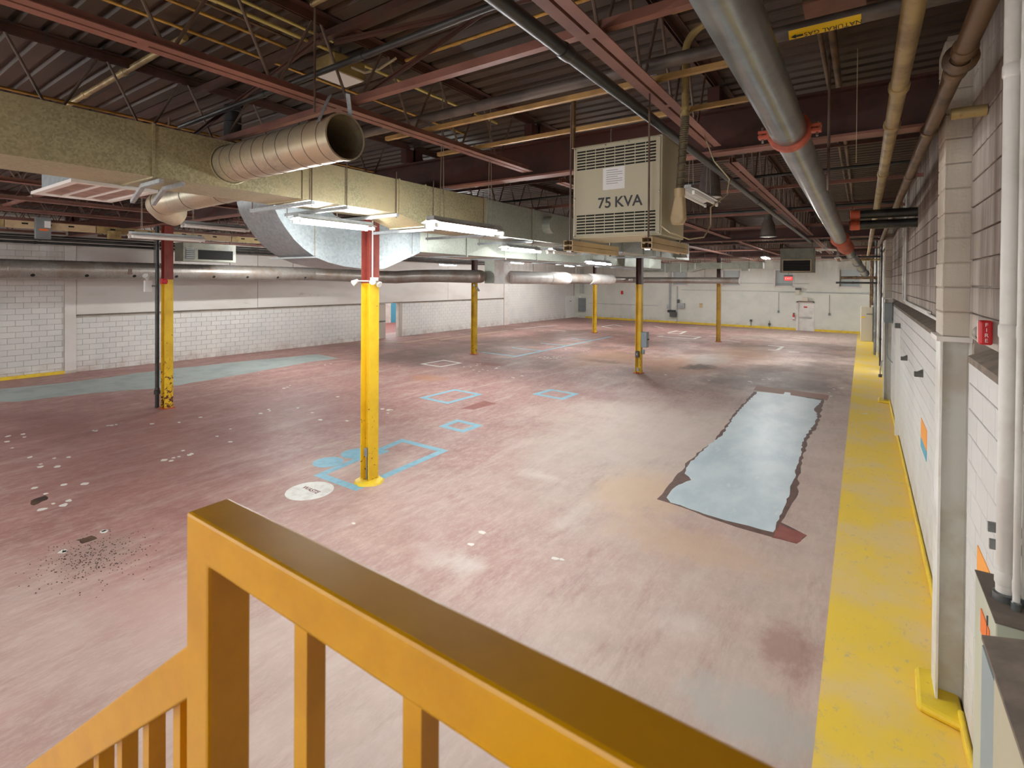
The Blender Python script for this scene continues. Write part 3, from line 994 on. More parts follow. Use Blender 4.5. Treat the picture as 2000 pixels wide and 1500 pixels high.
c1 = hcolumn(-7.0, 5.85, 'bright yellow and red steel column standing nearest the camera', 3.43, None)
blob = MB()
rn = random.Random(12)
ringp = [[(-7.0 + r_ * math.cos(a) * rn.uniform(.92, 1.08), 5.85 + r_ * .95 * math.sin(a) * rn.uniform(.92, 1.08), z) for a in [k * math.pi / 9 for k in range(18)]] for r_, z in ((.26, .001), (.235, .03), (.15, .055), (.11, .058))]
for k in range(3):
    blob._add(ringp[k] + ringp[k + 1], [(i, (i + 1) % 18, 18 + (i + 1) % 18, 18 + i) for i in range(18)], True)
blob.build('grout_collar', YPAINT, c1, label='lumpy yellow painted grout round the foot')
c2 = hcolumn(-15.35, 6.0, 'chipped yellow column with a black pipe on the left', 3.45, 1, paint=YCOLC)
c3 = hcolumn(-15.1, 18.8, 'dark stained yellow column in front of the left doorway wall', 3.38, 'dark', paint=YCOLD)
c4 = hcolumn(-7.0, 18.72, 'yellow column with grey switch boxes behind the transformer', 3.38, 'dark')
c5 = hcolumn(-14.85, 31.4, 'yellow column near the far left corner', 3.4, 'dark')
c6 = hcolumn(-6.9, 31.25, 'ochre column in front of the far wall', 3.4, 'dark', paint=YCOLO)

# right wall pilasters: block shaft above, white steel stanchion below
for k, (py_, nm) in enumerate(((5.6, 'nearest'), (18.68, 'second'), (31.15, 'third'))):
    t_ = thing('trim_%d' % (k + 1), (.6, py_, 0), 'block pilaster on a white steel stanchion in the right wall, %s' % nm, kind='structure')
    ibeam(MB(), (.63, py_, 0), (.63, py_, 3.03), .2, .3, .016, .012, (1, 0, 0)).build('stanchion', M('white_stanchion_%d' % k, (224, 224, 220), .5, c2=(206, 200, 190), sc=2), t_)
    MB().box(.5, .72, py_ - .22, py_ + .22, 3.03, 3.07).build('bearing_plate', LWALLPL, t_)
    if k < 2:
        bl = MB()
        bl.box(.53, .72, py_ - .2, py_ + .2, .003, .196)
        me = bl.mesh('block', PILBLK)
        for c_ in range(12):
            o = link('block', me, t_, (rn.uniform(-.004, .004), 0, 3.07 + c_ * .2))
            bv = o.modifiers.new('b', 'BEVEL')
            bv.width = .008
        MB().box(.545, .72, py_ - .19, py_ + .19, 3.07, 5.5).build('mortar_core', MORTAR, t_)
    else:
        MB().box(.53, .72, py_ - .2, py_ + .2, 3.07, 5.5).build('shaft', GRIMEBLK, t_)
    MB().prism([(.4, py_ - .3), (.7, py_ - .38), (.7, py_ + .3), (.42, py_ + .22)], 'z', .003, .07).build('kerb', YPAINT, t_, bevel=.03)

# ---------------------------------------------------------------- foreground guard rail and stair
ZR = 3.075
y0r, y1r = .425, .501
g = thing('guard_rail', (-1.0, .46, 1.95), 'yellow painted steel guard rail of the landing in the foreground', 'railing')
xl = PY(363, 1010, y0r).x
MB().prism([(xl, 1.95), (xl, ZR), (.62, ZR), (.62, 1.95), (.545, 1.95), (.545, ZR - .076), (xl + .082, ZR - .076), (xl + .082, 1.95)], 'y', y0r, y1r).build('welded_tube_frame', YRAIL, g, bevel=.006)
xb = PY(575, 1225, .447).x
xb2 = PY(787, 1350, .447).x
bal = MB().box(0, .032, .447, .479, 2.06, ZR - .076).mesh('baluster', YRAIL)
x = xb
while x < .5:
    o = link('baluster', bal, g, (x, 0, 0))
    x += xb2 - xb
MB().box(xl + .082, .545, .447, .479, 2.03, 2.06).build('bottom_rail', YRAIL, g)
# stair flight going down to the left
sr = thing('stair_rail', (xl - 1.2, .46, 0), 'sloping yellow stair handrail left of the foreground post', 'railing')
za = PY(363, 1262, y0r).z
zb = PY(363, 1368, y0r).z
tn = math.tan(R(37.5))
L = 2.35
MB().prism([(xl, za), (xl, zb), (xl - L, zb - L * tn), (xl - L, za - L * tn)], 'y', y0r + .004, y1r - .004).build('handrail', YRAIL, sr, bevel=.004)
k = 0
while .075 + k * .145 < L - .1:
    x = xl - .075 - k * .145
    z = zb - (xl - x) * tn + .02
    MB().box(x - .03, x, .447, .479, z - .68, z).build('baluster', YRAIL, sr)
    k += 1
st = thing('stair_landing', (-.3, -.2, 0), 'yellow edged steel landing and stair flight under the guard rail', 'stairs')
MB().box(xl, .64, -1.1, .52, 1.86, 1.95).build('deck_plate', DGREY, st)
for x, y in ((xl + .05, .45), (.58, .45), (xl + .05, -1.0), (.58, -1.0)):
    MB().box(x - .04, x + .04, y - .04, y + .04, 0.003, 1.86).build('leg', YRAIL, st)
nst = 10
for k in range(nst):
    z = 1.95 - (k + 1) * 1.95 / (nst + 1)
    x = xl - k * .235
    MB().box(x - .28, x, -.45, .44, z - .03, z).build('tread', DGREY, st)
for y in (-.46, .46):
    MB().prism([(xl, 1.93), (xl, 1.6), (xl - 2.55, 0.003), (xl - 2.55, .03), (xl - 2.45, .1)], 'y', y - .02, y + .02).build('stringer', YRAIL, st)

# ================================================================ air ducts
def duct_section(name, parent, x0, x1, ya, yb, za, zb, zt, m, crease=.007, bottom=None):
    """box section along y; floor za at ya and zb at yb; pyramid-creased sides."""
    mb = MB()
    A = [(x0, ya, za), (x1, ya, za), (x1, ya, zt), (x0, ya, zt)]
    B = [(x0, yb, zb), (x1, yb, zb), (x1, yb, zt), (x0, yb, zt)]
    mb._add(A + B, [(0, 1, 2, 3), (7, 6, 5, 4), (2, 3, 7, 6), (0, 1, 5, 4)])
    for x, s_, q in ((x1, 1, (1, 2, 6, 5)), (x0, -1, (0, 3, 7, 4))):
        c = (x + s_ * crease, (ya + yb) / 2, (za + zb) / 4 + zt / 2)
        vs = [(A + B)[i] for i in q] + [c]
        mb._add(vs, [(i, (i + 1) % 4, 4) for i in range(4)])
    me = mb.mesh(name, m)
    return link(name, me, parent)


XN, XD = -5.22, -5.95
md = thing('main_supply_duct', (-5.6, 9, 4.3), 'long olive grey rectangular sheet metal duct hung under the joists', 'duct')
seams = [-6.8, -4.3, -1.8, .45, 1.93, 3.4, 4.85]
for a, b in zip(seams, seams[1:]):
    duct_section('duct_section', md, XD, XN, a + .004, b - .004, 4.4, 4.4, 4.86, DUCT, .003)
duct_section('transition_section', md, XD, XN, 4.854, 5.35, 4.4, 4.27, 4.86, DUCT)
seams2 = [5.354, 6.8, 8.3, 9.8, 11.3, 12.8, 14.3, 15.8, 17.3, 18.9]
for i, (a, b) in enumerate(zip(seams2, seams2[1:])):
    duct_section('duct_section', md, XD, XN, a + .004, b - .004, 4.27, 4.27, 4.86, DUCTG if a > 6.5 else DUCT, .012)
for y in seams[1:] + seams2[:-1]:
    z0 = 4.4 if y < 4.86 else 4.27
    MB().ring([(XD - .012, z0 - .012), (XN + .012, z0 - .012), (XN + .012, 4.872), (XD - .012, 4.872)], [(XD + .02, z0 + .02), (XN - .02, z0 + .02), (XN - .02, 4.84), (XD + .02, 4.84)], 0, .022)
    f_ = MB().ring([(XD - .012, z0 - .012), (XN + .012, z0 - .012), (XN + .012, 4.872), (XD - .012, 4.872)], [(XD + .02, z0 + .02), (XN - .02, z0 + .02), (XN - .02, 4.84), (XD + .02, 4.84)], -.011, .011)
    f_.v = [(a, y + c, b) for a, b, c in f_.v]
    f_.build('seam_flange', DUCT if y < 6 else DUCTG, md)
# capped round stubs on its near face
for y, z in ((8.75, 4.6), (18.1, 4.5)):
    MB().lathe((XN - .02, y, z), [(.17, 0), (.17, .2), (.165, .205), (0, .206)], 28, 'x').build('capped_collar', DUCTG, md)
MB().lathe((XN - .02, 2.6, 4.635), [(.2, 0), (.2, .03), (.19, .034)], 32, 'x').build('collar', DUCT, md)


def duct_hanger(x0, x1, y, z, m, label, bent=False, rods=True):
    t_ = thing('duct_hanger', ((x0 + x1) / 2, y, z - .04), label, 'hanger', 'strut hangers under the ducts')
    if bent:
        MB().bar((x1, y, z - .02), (x0 + .35, y, z - .025), .035, .035).bar((x0 + .37, y, z - .025), (x0, y + .04, z - .14), .035, .035).build('strut', STRUT, t_)
    else:
        MB().bar((x0, y, z - .021), (x1, y, z - .021), .041, .041).build('strut', m, t_)
    if rods:
        for x in (x0 + .03, x1 - .03):
            MB().tube([(x, y, z - .06), (x, y, 4.95)], .006, 6).build('threaded_rod', ROD, t_)
    return t_


for k, y in enumerate((1.98, 2.16)):
    duct_hanger(XD - .005, XN + .03, y, 4.388, STRUT, 'bent strut hanger under the near duct end, %s' % ('left of the pair', 'right of the pair')[k], True, False)
for k, (y, z) in enumerate(((3.5, 4.388), (3.98, 4.388), (4.78, 4.388), (5.5, 4.258), (6.7, 4.258), (8.2, 4.258), (10.2, 4.258), (12.6, 4.258), (15.2, 4.258))):
    duct_hanger(XD - .55, XN + .05, y, z, STRUT, 'galvanised strut hanger under the main duct, %s beyond the bent pair' % NTH[k])

# open ended round branch
sb = thing('round_branch_duct', (-4.3, 2.6, 4.45), 'open ended round spiral duct sticking out of the main duct', 'duct')
XE, YS, ZS, RS = -3.42, 2.6, 4.635, .18
MB().tube([(XN + .005, YS, ZS), (XE, YS, ZS)], RS, 48, False).tube([(XE, YS, ZS), (XN + .3, YS, ZS)], RS - .006, 48, False).build('spiral_shell', SPIRAL, sb)
for k in range(9):
    x = XN + .12 + k * .19
    path = [(x + .03 * math.sin(a / 2), YS + (RS + .001) * math.cos(a), ZS + (RS + .001) * math.sin(a)) for a in [2 * math.pi * i / 40 for i in range(41)]]
    MB().tube(path, .0025, 5, False).build('seam', GREYPIPE, sb)
MB().lathe((XE - .03, YS, ZS), [(RS - .004, .0), (RS + .008, 0), (RS + .008, .035), (RS - .006, .035), (RS - .006, 0)], 48, 'x').build('rim', SPIRAL, sb)
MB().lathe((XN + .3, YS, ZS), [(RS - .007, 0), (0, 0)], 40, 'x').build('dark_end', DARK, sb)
for dy, dx in ((-.2, -.1), (.2, .05)):
    p0 = (XE - .12, YS + math.copysign(RS * .9, dy), ZS + .1)
    MB().bar(p0, (XE - .06 + dx, YS + dy * .15, 4.99), .004, .045, (1, 0, 0)).build('hanging_strap', STRUT, sb)
# round branch on the far side with its mitred end
lb = thing('round_branch_duct', (-7, 3, 4.4), 'round spiral branch duct with a mitred elbow left of the curved duct', 'duct')
a_, b_ = PX(470, 388, -6.0), PX(300, 414, -7.35)
path = [(-5.96, 3.12, 4.6), (-8.05, 3.12, 4.56)] + [(-8.3, 3.16, 4.54), (-8.5, 3.3, 4.5), (-8.58, 3.48, 4.46)]
MB().tube(path[:2], .18, 36, False).build('spiral_shell', SPIRAL, lb)
MB().tube(path[1:], .182, 36, True, True).build('elbow', SPIRAL, lb)
for x in (-6.4, -7.2, -8.05):
    MB().lathe((x, 3.12, 4.6 - (-5.96 - x) * .019), [(.181, 0), (.186, .004), (.181, .008)], 36, 'x').build('seam', GREYPIPE, lb)
# ceiling diffuser under the duct
df = thing('air_diffuser', (-6.6, 1.9, 4.37), 'square dusty air diffuser on the far side of the duct at the left', 'vent')
x0, x1, y0, y1 = -7.25, -5.97, 1.55, 2.25
MB().box(-7.17, -5.97, 1.62, 2.18, 4.4, 4.66).build('neck', DUCTC, df)
MB().ring([(x0, y0), (x1, y0), (x1, y1), (x0, y1)], [(x0 + .06, y0 + .06), (x1 - .06, y0 + .06), (x1 - .06, y1 - .06), (x0 + .06, y1 - .06)], 4.37, 4.4).build('flange', LWALLPL, df)
MB().box(x0 + .05, x1 - .05, y0 + .05, y1 - .05, 4.392, 4.399).build('grille_back', M('dusty_grille', (172, 144, 132), .7, c2=(150, 124, 114), sc=5), df)
for k in range(2):
    MB().bar((x0 + .06, y0 + .25 + k * .2, 4.384), (x1 - .06, y0 + .25 + k * .2, 4.384), .02, .012, (0, .3, 1)).build('vane', LWALLPL, df)

# the big lower duct with its curved drop
ld = thing('lower_supply_duct', (-7.9, 10, 3.7), 'large curved galvanised duct dropping behind the nearest column', 'duct')
out = [(4.28, 4.87), (4.30, 4.72), (4.34, 4.58), (4.42, 4.43), (4.53, 4.28), (4.67, 4.12), (4.84, 3.98), (5.05, 3.855), (5.3, 3.775), (5.6, 3.72), (5.95, 3.69), (6.5, 3.69), (7.44, 4.04)]
inn = [(7.44, 4.53), (5.6, 4.53), (5.42, 4.58), (5.3, 4.68), (5.26, 4.87)]
X0, X1 = -8.42, -7.4
n1, n2 = len(out), len(inn)
mb = MB()
for x in (X0, X1):
    mb._add([(x, p, q) for p, q in out + inn], [tuple(range(n1 + n2))])
mb.build('cheek', DUCTC, ld)
for nm, pr, m in (('curved_heel', out, DUCTC), ('throat', inn, DUCTG)):
    mb = MB()
    k = len(pr)
    mb._add([(x, p, q) for x in (X0, X1) for p, q in pr], [(i, i + 1, k + i + 1, k + i) for i in range(k - 1)], True)
    mb.build(nm, m, ld)
for y in (4.99,):
    MB().bar((X0 - .2, 5.0, 3.85), (X1 + .12, 5.0, 3.85), .04, .025).build('angle_support', STRUT, ld)
for a, b in zip((7.44, 8.9, 10.4, 11.9, 13.4, 14.9, 16.4, 17.9, 19.4, 20.9), (8.9, 10.4, 11.9, 13.4, 14.9, 16.4, 17.9, 19.4, 20.9, 22.4)):
    duct_section('duct_section', ld, X0, X1, a + .004, b - .004, 4.06, 4.06, 4.53, DUCTG, .02)
    MB().box(X0 - .06, X1 + .04, b - .02, b + .02, 4.02, 4.05).build('angle_support', STRUT, ld)
for y in (8.9, 11.9, 16.4):
    for x in (X0 - .04, X1 + .02):
        MB().tube([(x, y, 4.03), (x, y, 4.95)], .006, 6).build('hanging_rod', ROD, ld)
for y in (5.03, 7.2):
    MB().tube([(X1 + .03, y, 3.86 if y < 6 else 4.0), (X1 + .03, y, 4.95)], .006, 6).build('hanging_rod', WIRE, ld)

# long round duct down the left side, then across to the column row
wd_ = thing('spiral_wall_duct', (-21.3, 8, 3.4), 'long grey spiral duct with round outlets along the left wall', 'duct')
pth = [(-21.3, -5, 3.74), (-21.3, 14.4, 3.72)]
MB().tube(pth, .3, 28, True).build('straight_run', SPIRALG, wd_)
pth2 = [(-21.3, 14.42, 3.72), (-20.95, 15.5, 3.69), (-19.6, 16.6, 3.62), (-18.6, 17.1, 3.6), (-17.6, 17.45, 3.66), (-16.4, 17.85, 3.68), (-14.9, 18.3, 3.66), (-14.45, 18.42, 3.66)]
MB().tube(pth2, .3, 28, True).build('bent_run', SPIRALG, wd_)
MB().lathe((-14.47, 18.4, 3.66), [(.3, 0), (.27, .14), (.16, .24), (0, .27)], 24, 'x').build('domed_end', SPIRALG, wd_)
for k in range(44):
    y = 3.2 + k * .26
    MB().lathe((-21.3, y, 3.735), [(.3, 0), (.304, .006), (.3, .012)], 28, 'y').build('rib', SPIRALG, wd_)
for k in range(9):
    y = 4.55 + k * 1.33
    c_ = Vector((-21.3 + .3 * math.cos(R(-38)), y, 3.73 + .3 * math.sin(R(-38))))
    n_ = Vector((math.cos(R(-38)), 0, math.sin(R(-38))))
    MB().tube([c_ - n_ * .03, c_ + n_ * .005], .055, 16).build('outlet', DARK, wd_)
for y in (7.9, 10.6, 13.4):
    MB().tube([(-21.3, y, 4.03), (-21.3, y, 4.98)], .012, 6).build('hanging_rod', ROD, wd_)
MB().box(-21.02, -20.995, 7.0, 7.12, 3.6, 3.8).build('name_plate', ROD, wd_)
# boxed riser and the white painted run
rs_ = thing('duct_riser', (-13.75, 18.7, 3.4), 'grey and white boxed duct riser right of the stained column', 'duct')
MB().box(-14.5, -13.95, 18.8, 19.25, 3.35, 4.88).build('grey_casing', DUCTG, rs_)
MB().box(-13.94, -13.4, 18.79, 19.27, 3.33, 4.88).build('white_casing', WDUCT, rs_)
wp = thing('white_round_duct', (-13, 23, 3.3), 'white painted round duct with swollen joints beyond the left columns', 'duct')
P0, P1 = Vector((-13.5, 19.3, 3.64)), Vector((-12.1, 27.8, 3.58))
for nm, a, b, r_, m in (('ribbed_sleeve', 0, .34, .3, WDUCT), ('swollen_sleeve', .345, .52, .32, WDUCT), ('bare_sleeve', .525, .74, .26, SPIRALG), ('white_sleeve', .745, 1.0, .3, WDUCT)):
    A, B = P0.lerp(P1, a), P0.lerp(P1, b)
    if nm == 'swollen_sleeve':
        MB().tube([A, A.lerp(B, .15), A.lerp(B, .42), A.lerp(B, .5), A.lerp(B, .58), A.lerp(B, .85), B], [.29, .33, .33, .29, .33, .33, .28], 24).build(nm, m, wp)
    else:
        MB().tube([A, B], r_, 24).build(nm, m, wp)
for k in range(12):
    A = P0.lerp(P1, .02 + k * .026)
    MB().lathe(A, [(.3, 0), (.306, .01), (.3, .02)], 24, 'y').build('rib', WDUCT, wp)
for f_ in (.2, .6, .9):
    A = P0.lerp(P1, f_)
    MB().tube([A + Vector((0, 0, .3)), (A.x, A.y, 4.95)], .01, 6).build('hanging_rod', ROD, wp)
fr = thing('far_round_duct', (-9, 30.4, 3.4), 'grey round duct running across in front of the far wall', 'duct')
MB().tube([(-12.1, 30.4, 3.57), (-5.62, 30.4, 3.57)], .18, 24).build('spiral_shell', SPIRALG, fr)
MB().tube([(-12.1, 27.85, 3.58), (-12.1, 29.4, 3.57), (-12.12, 30.1, 3.57), (-11.8, 30.4, 3.57)], .18, 20).build('elbow', SPIRALG, fr)
MB().lathe((-5.62, 30.4, 3.57), [(.185, -.03), (.2, 0), (0, .004)], 24, 'x').build('end_flange', WDUCT, fr)
for x in (-7.5, -9.6):
    MB().tube([(x, 30.4, 3.75), (x, 30.4, 5.662)], .01, 6).build('hanging_rod', ROD, fr)
fd = thing('far_rectangular_duct', (-6.6, 29.7, 4.0), 'grey rectangular duct hung across before the far wall', 'duct')
mb = MB()
mb.prism([(-11.0, 4.05), (-8.0, 4.05), (-7.3, 4.22), (-4.34, 4.22), (-4.34, 4.55), (-11.0, 4.55)], 'y', 29.5, 30.0)
mb.build('casing', HEATER, fd)
MB().box(-5.4, -5.05, 29.55, 29.95, 4.1, 4.22).build('outlet_neck', HEATER, fd)
MB().ring([(-4.36, 4.2), (-4.3, 4.2), (-4.3, 4.57), (-4.36, 4.57)], [(-4.345, 4.24), (-4.315, 4.24), (-4.315, 4.53), (-4.345, 4.53)], 0, .01)
for x in (-9.5, -8.6, -7.8, -6.4):
    MB().box(x - .015, x + .015, 29.48, 30.02, 4.03 if x < -7.9 else 4.2, 4.57).build('seam_flange', DUCTG, fd)
for x in (-5.0, -8.2):
    MB().tube([(x, 29.46, 4.1), (x, 29.46, 4.95)], .01, 6).build('hanging_rod', ROD, fd)

# ================================================================ fluorescent fixtures
def fixture(p, q, label, lit, z_hang=5.662, wires=True, w_=.26, bright=None):
    """two-tube strip light between floor-plan points p and q (ends of the housing)."""
    p, q = Vector(p), Vector(q)
    t_ = thing('fluorescent_light', (p + q) / 2, label, 'lamp', 'fluorescent strip lights')
    d = (q - p).normalized()
    s_ = Vector((-d.y, d.x, 0))
    up = Vector((0, 0, 1))
    MB().bar(p + up * .045, q + up * .045, .11, .05).build('housing', LGREY, t_, bevel=.004)
    mb = MB()
    a = [(-w_ / 2, .0), (-.055, .028), (.055, .028), (w_ / 2, .0), (w_ / 2, .004), (.055, .033), (-.055, .033), (-w_ / 2, .004)]
    vs = [e + s_ * x + up * z for e in (p, q) for x, z in a]
    mb._add(vs, [tuple(range(8)), tuple(range(8, 16))[::-1]] + [(i, (i + 1) % 8, 8 + (i + 1) % 8, 8 + i) for i in range(8)])
    mb.build('reflector', LWHITE, t_)
    for sg in (-1, 1):
        off = s_ * (sg * w_ * .3) - up * .03
        MB().tube([p + d * .04 + off, q - d * .04 + off], .018, 10).build('tube', bright or (TUBEON if lit else TUBEOFF), t_)
        for e, k in ((p, 1), (q, -1)):
            MB().bar(e + d * .02 * k + off + up * .025, e + d * .02 * k + off - up * .022, .03, .03).build('lamp_holder', LWHITE, t_)
    if wires:
        for e in (p.lerp(q, .15), p.lerp(q, .85)):
            MB().tube([e + up * .07 - s_ * .03, Vector((e.x, e.y, z_hang))], .004, 5, False).tube([e + up * .07 + s_ * .03, Vector((e.x, e.y, z_hang))], .004, 5, False).build('hanging_wire', WIRE, t_)
    return t_


def row(u0, v0, u1, v1, z):
    a, b = PZ(u0, v0, z), PZ(u1, v1, z)
    c_ = (a + b) / 2
    return (c_.x, c_.y - .61, z), (c_.x, c_.y + .61, z)


fixture(*row(572, 430, 733, 442, 4.27), 'lit strip light in front of the curved duct', True, 4.395)
fixture(*row(815, 436, 997, 452, 4.1), 'lit strip light hanging in front of the main duct', True)
fixture(*row(970, 484, 1065, 489, 4.12), 'lit strip light half hidden below the main duct', True, 4.257)
fixture(*row(1072, 490, 1130, 496, 4.12), 'unlit white strip light left of the transformer strut', False, 4.257)
fixture(*row(1135, 512, 1203, 514, 3.98), 'lit strip light under the duct below the transformer', True, 4.257)
fixture((-18.2, 19.8, 4.3), (-18.2, 21.0, 4.3), 'lit strip light above the left doorway', True)
fixture(*row(258, 461, 395, 467, 4.25), 'unlit strip light in front of the chipped yellow column', False)
fixture(*row(400, 440, 445, 447, 4.5), 'unlit strip light left of the curved duct', False)
fixture(*row(1340, 371, 1390, 398, 4.6), 'unlit strip light right of the transformer', False)
fixture((-1.05, 19.9, 4.6), (-1.05, 21.1, 4.6), 'unlit strip light under the orange reducer', False, w_=.6)
fixture((-.9, 25.6, 4.55), (-.9, 26.8, 4.55), 'unlit strip light beyond the hanging heater', False)
# strip lights added to brighten the far hall, and unseen ones behind the camera
FARTUBE = emit('added_fluorescent_boosted', (247, 249, 248), LAMP * 2.8)  # emission raised so the added lights brighten the far wall
k = 0
for x, y in ((-10.6, 24), (-18.2, 11.5), (-18.2, 27), (-18.2, 34), (-10.6, 36), (-3.6, 36.5), (-3.7, 26.0), (-10.8, 12.5), (-3.65, -2.2), (-3.65, -5.2), (-8.2, -2.2), (-12.6, -2.0), (-17.0, -1.0), (-20.5, -1.0), (-1.0, -5.4)):
    zz = 4.62 if y > 0 else 4.3
    fixture((x, y - .61, zz), (x, y + .61, zz), 'added lit strip light brightening the hall, %s' % ('%s of the far ones' % NTH[k] if y > 0 else '%s behind the camera' % NTH[k - 8]), True, bright=FARTUBE if y > 0 else None)
    k += 1


def high_bay(c, r_, label):
    t_ = thing('high_bay_lamp', c, label, 'lamp', 'round high bay lamps')
    MB().lathe(c, [(r_, .0), (r_ * .96, .05), (r_ * .8, .3), (r_ * .55, .42), (0, .43)], 28).build('reflector_shade', GREYPIPE, t_)
    MB().lathe(c, [(r_ * .98, .02), (r_ * 1.03, .0), (r_ * 1.03, -.025), (r_ * .93, -.025)], 28).build('rim', CHROME, t_)
    MB().lathe(c, [(r_ * .95, -.02), (r_ * .6, -.03), (0, -.034)], 28).build('lens', LWHITE, t_)
    MB().lathe((c[0], c[1], c[2] + .42), [(r_ * .5, 0), (r_ * .5, .2), (0, .21)], 16).build('ballast', DGREY, t_)
    MB().tube([(c[0], c[1], c[2] + .6), (c[0], c[1], 5.66)], .01, 6).build('stem', ROD, t_)


p = PZ(1386, 383, 4.72)
high_bay(tuple(p), .155, 'round high bay lamp right of the transformer')
p = PZ(1500, 461, 4.72)
high_bay(tuple(p), .2, 'round high bay lamp farther down the right side')

# ================================================================ transformer
tr = thing('transformer', (-1.67, 4.2, 3.84), 'beige hanging transformer cabinet lettered 75 KVA', 'transformer')
X0, X1, Y0, Y1, Z0, Z1 = -2.06, -1.29, 3.9, 4.5, 3.86, 4.64
MB().box(X0, X1, Y0 + .012, Y1, Z0, Z1).build('casing', OLIVE, tr, bevel=.006)
fp = MB().box(X0 + .012, X1 - .012, Y0, Y0 + .012, Z0 + .012, Z1 - .012).build('front_panel', OLIVE, tr, bevel=.004)
MB().box(X0 - .004, X1 + .004, Y0 + .02, Y1 + .004, Z1, Z1 + .004).build('dusty_top', OLIVED, tr)
slot = MB().box(0, .08, -.0015, 0, 0, .0125).mesh('vent_slot', DARK)
cw = (X1 - X0 - .08) / 8
for z in (Z1 - .03, Z0 + .03):
    for c_ in range(8):
        for r_ in range(7):
            link('vent_slot', slot, fp, (X0 + .04 + c_ * cw, Y0, (z - .026 - r_ * .0245) if z > 4.2 else z + .005 + r_ * .0245))
zc = Z0 + .4
MB().box(X0 + .28, X0 + .47, Y0 - .0016, Y0, zc - .01, zc + .17).build('data_plate', WSTICK, fp, label='white printed data sticker')
mb = MB()
for k in range(7):
    mb.box(X0 + .31, X0 + .31 + (.14 if k % 3 else .1), Y0 - .0022, Y0 - .0016, zc + .145 - k * .018, zc + .149 - k * .018)
mb.build('print', GREYBOX, fp, kind='stuff')
for wd, dx in (('75', .295), ('KVA', .5)):
    text_mesh(wd, .122, INK, 'lettering', Matrix.Translation((X0 + dx, Y0 - .001, Z0 + .28)) @ Matrix.Rotation(R(90), 4, 'X'), fp, .0008, bold=.0018, label='black hand painted ' + wd)
for x, z in ((X0 + .02, Z1 - .02), (X1 - .02, Z1 - .02), (X0 + .02, Z0 + .02), (X1 - .02, Z0 + .02), (X0 + .02, 4.2), (X1 - .02, 4.2), (X0 + .3, Z1 - .02), (X0 + .5, Z1 - .02)):
    MB().lathe((x, Y0, z), [(.007, 0), (.005, -.006), (0, -.007)], 8, 'y').build('screw', CHROME, fp)
for x in (X0 - .03, X1 - .12):
    for zz in (Z0 - .0425, Z0 - .0875):
        mb = MB()
        mb.prism([(x, zz - .02), (x + .085, zz - .02), (x + .085, zz + .021), (x + .055, zz + .021), (x + .055, zz + .016), (x + .079, zz + .016), (x + .079, zz - .015), (x + .006, zz - .015), (x + .006, zz + .016), (x + .03, zz + .016), (x + .03, zz + .021), (x, zz + .021)], 'y', Y0 - .1, Y1 + .28)
        mb.build('base_strut', BEIGECH, tr)
    MB().box(x + .02, x + .065, Y0 - .085, Y0 - .04, Z0 - .12, Z0 - .11).build('washer', CHROME, tr)
for x, y in ((X0 + .012, Y0 - .062), (X1 - .078, Y0 - .062), (X0 + .012, 4.67), (X1 - .078, 4.67)):
    xt = x if x < -1.6 else -1.37
    MB().tube([(x, y, Z0 - .12), (x, y, 4.1), (xt, y, 4.99)], .008, 8).build('hanging_rod', ROD, tr)
MB().tube([(X0 - .01, Y0 + .02, Z1), (X0 - .01, Y0 + .02, 5.1)], .02, 10).build('conduit_stub', BROWNPIPE, tr)
# golden struts that carry it
for k, y in enumerate((3.84, 4.67)):
    t_ = thing('carrier_strut', (-2, y, 5.03), 'golden strut on the bottom chords carrying the transformer, %s one' % ('near', 'far')[k], 'strut', 'carrier struts')
    MB().bar((-4.34, y, 5.045), (-.5, y, 5.045), .041, .041).build('channel', GOLD, t_)
    for x in JX[:2]:
        MB().box(x - .03, x + .03, y - .03, y + .03, 5.066, 5.072).build('clamp_plate', STRUT, t_)

# flexible feed into its side
fx = thing('flexible_conduit', (-1.18, 4.15, 4.0), 'golden bent conduit and ribbed flexible hose beside the transformer', 'conduit')
Xc = -1.16
a = PX(1338, 70, Xc)
pts = [PX(1338, 225, Xc), PX(1338, 100, Xc)]
yc = pts[0].y
top = pts[1]
el = arc((top.x + .18, yc, top.z), .18, 180, 95, 8, (1, 0, 0), (0, 0, 1))
MB().tube([tuple(pts[0])] + [(Xc, yc, top.z - .02)] + [tuple(p) for p in el] + [(Xc + .5, yc, top.z + .185)], .028, 14).build('rigid_conduit', GOLDPIPE, fx)
zt = pts[0].z
zb = PX(1328, 372, Xc).z
hose = [(Xc, yc, zt), (Xc, yc - .005, zt - .1), (Xc - .01, yc - .01, zt - .22), (Xc - .03, yc - .02, zb)]
MB().tube(hose, .03, 14).build('hose', FLEX, fx)
for k in range(22):
    f_ = k / 21
    q = Vector(hose[0]).lerp(Vector(hose[1]), f_ * 3) if f_ < .333 else (Vector(hose[1]).lerp(Vector(hose[2]), f_ * 3 - 1) if f_ < .667 else Vector(hose[2]).lerp(Vector(hose[3]), f_ * 3 - 2))
    MB().lathe(q, [(.03, -.006), (.035, 0), (.03, .006)], 14).build('rib', FLEX, fx)
for z in (zt, zt + .05):
    MB().lathe((Xc, yc, z), [(.028, -.012), (.036, -.012), (.036, .012), (.028, .012)], 14).build('coupling', GOLDPIPE, fx)
MB().lathe((hose[3][0], hose[3][1], zb), [(.032, .03), (.042, .03), (.042, -.02), (.036, -.04)], 14).build('connector', BEIGECH, fx)
hx, hy = hose[3][0], hose[3][1]
MB().prism([(hx - .03, zb - .03), (hx + .034, zb - .03), (hx + .045, zb - .21), (hx + .02, zb - .25), (hx - .055, zb - .25), (hx - .065, zb - .2)], 'y', hy - .035, hy + .05).build('pulling_elbow', BEIGECH, fx, bevel=.012)

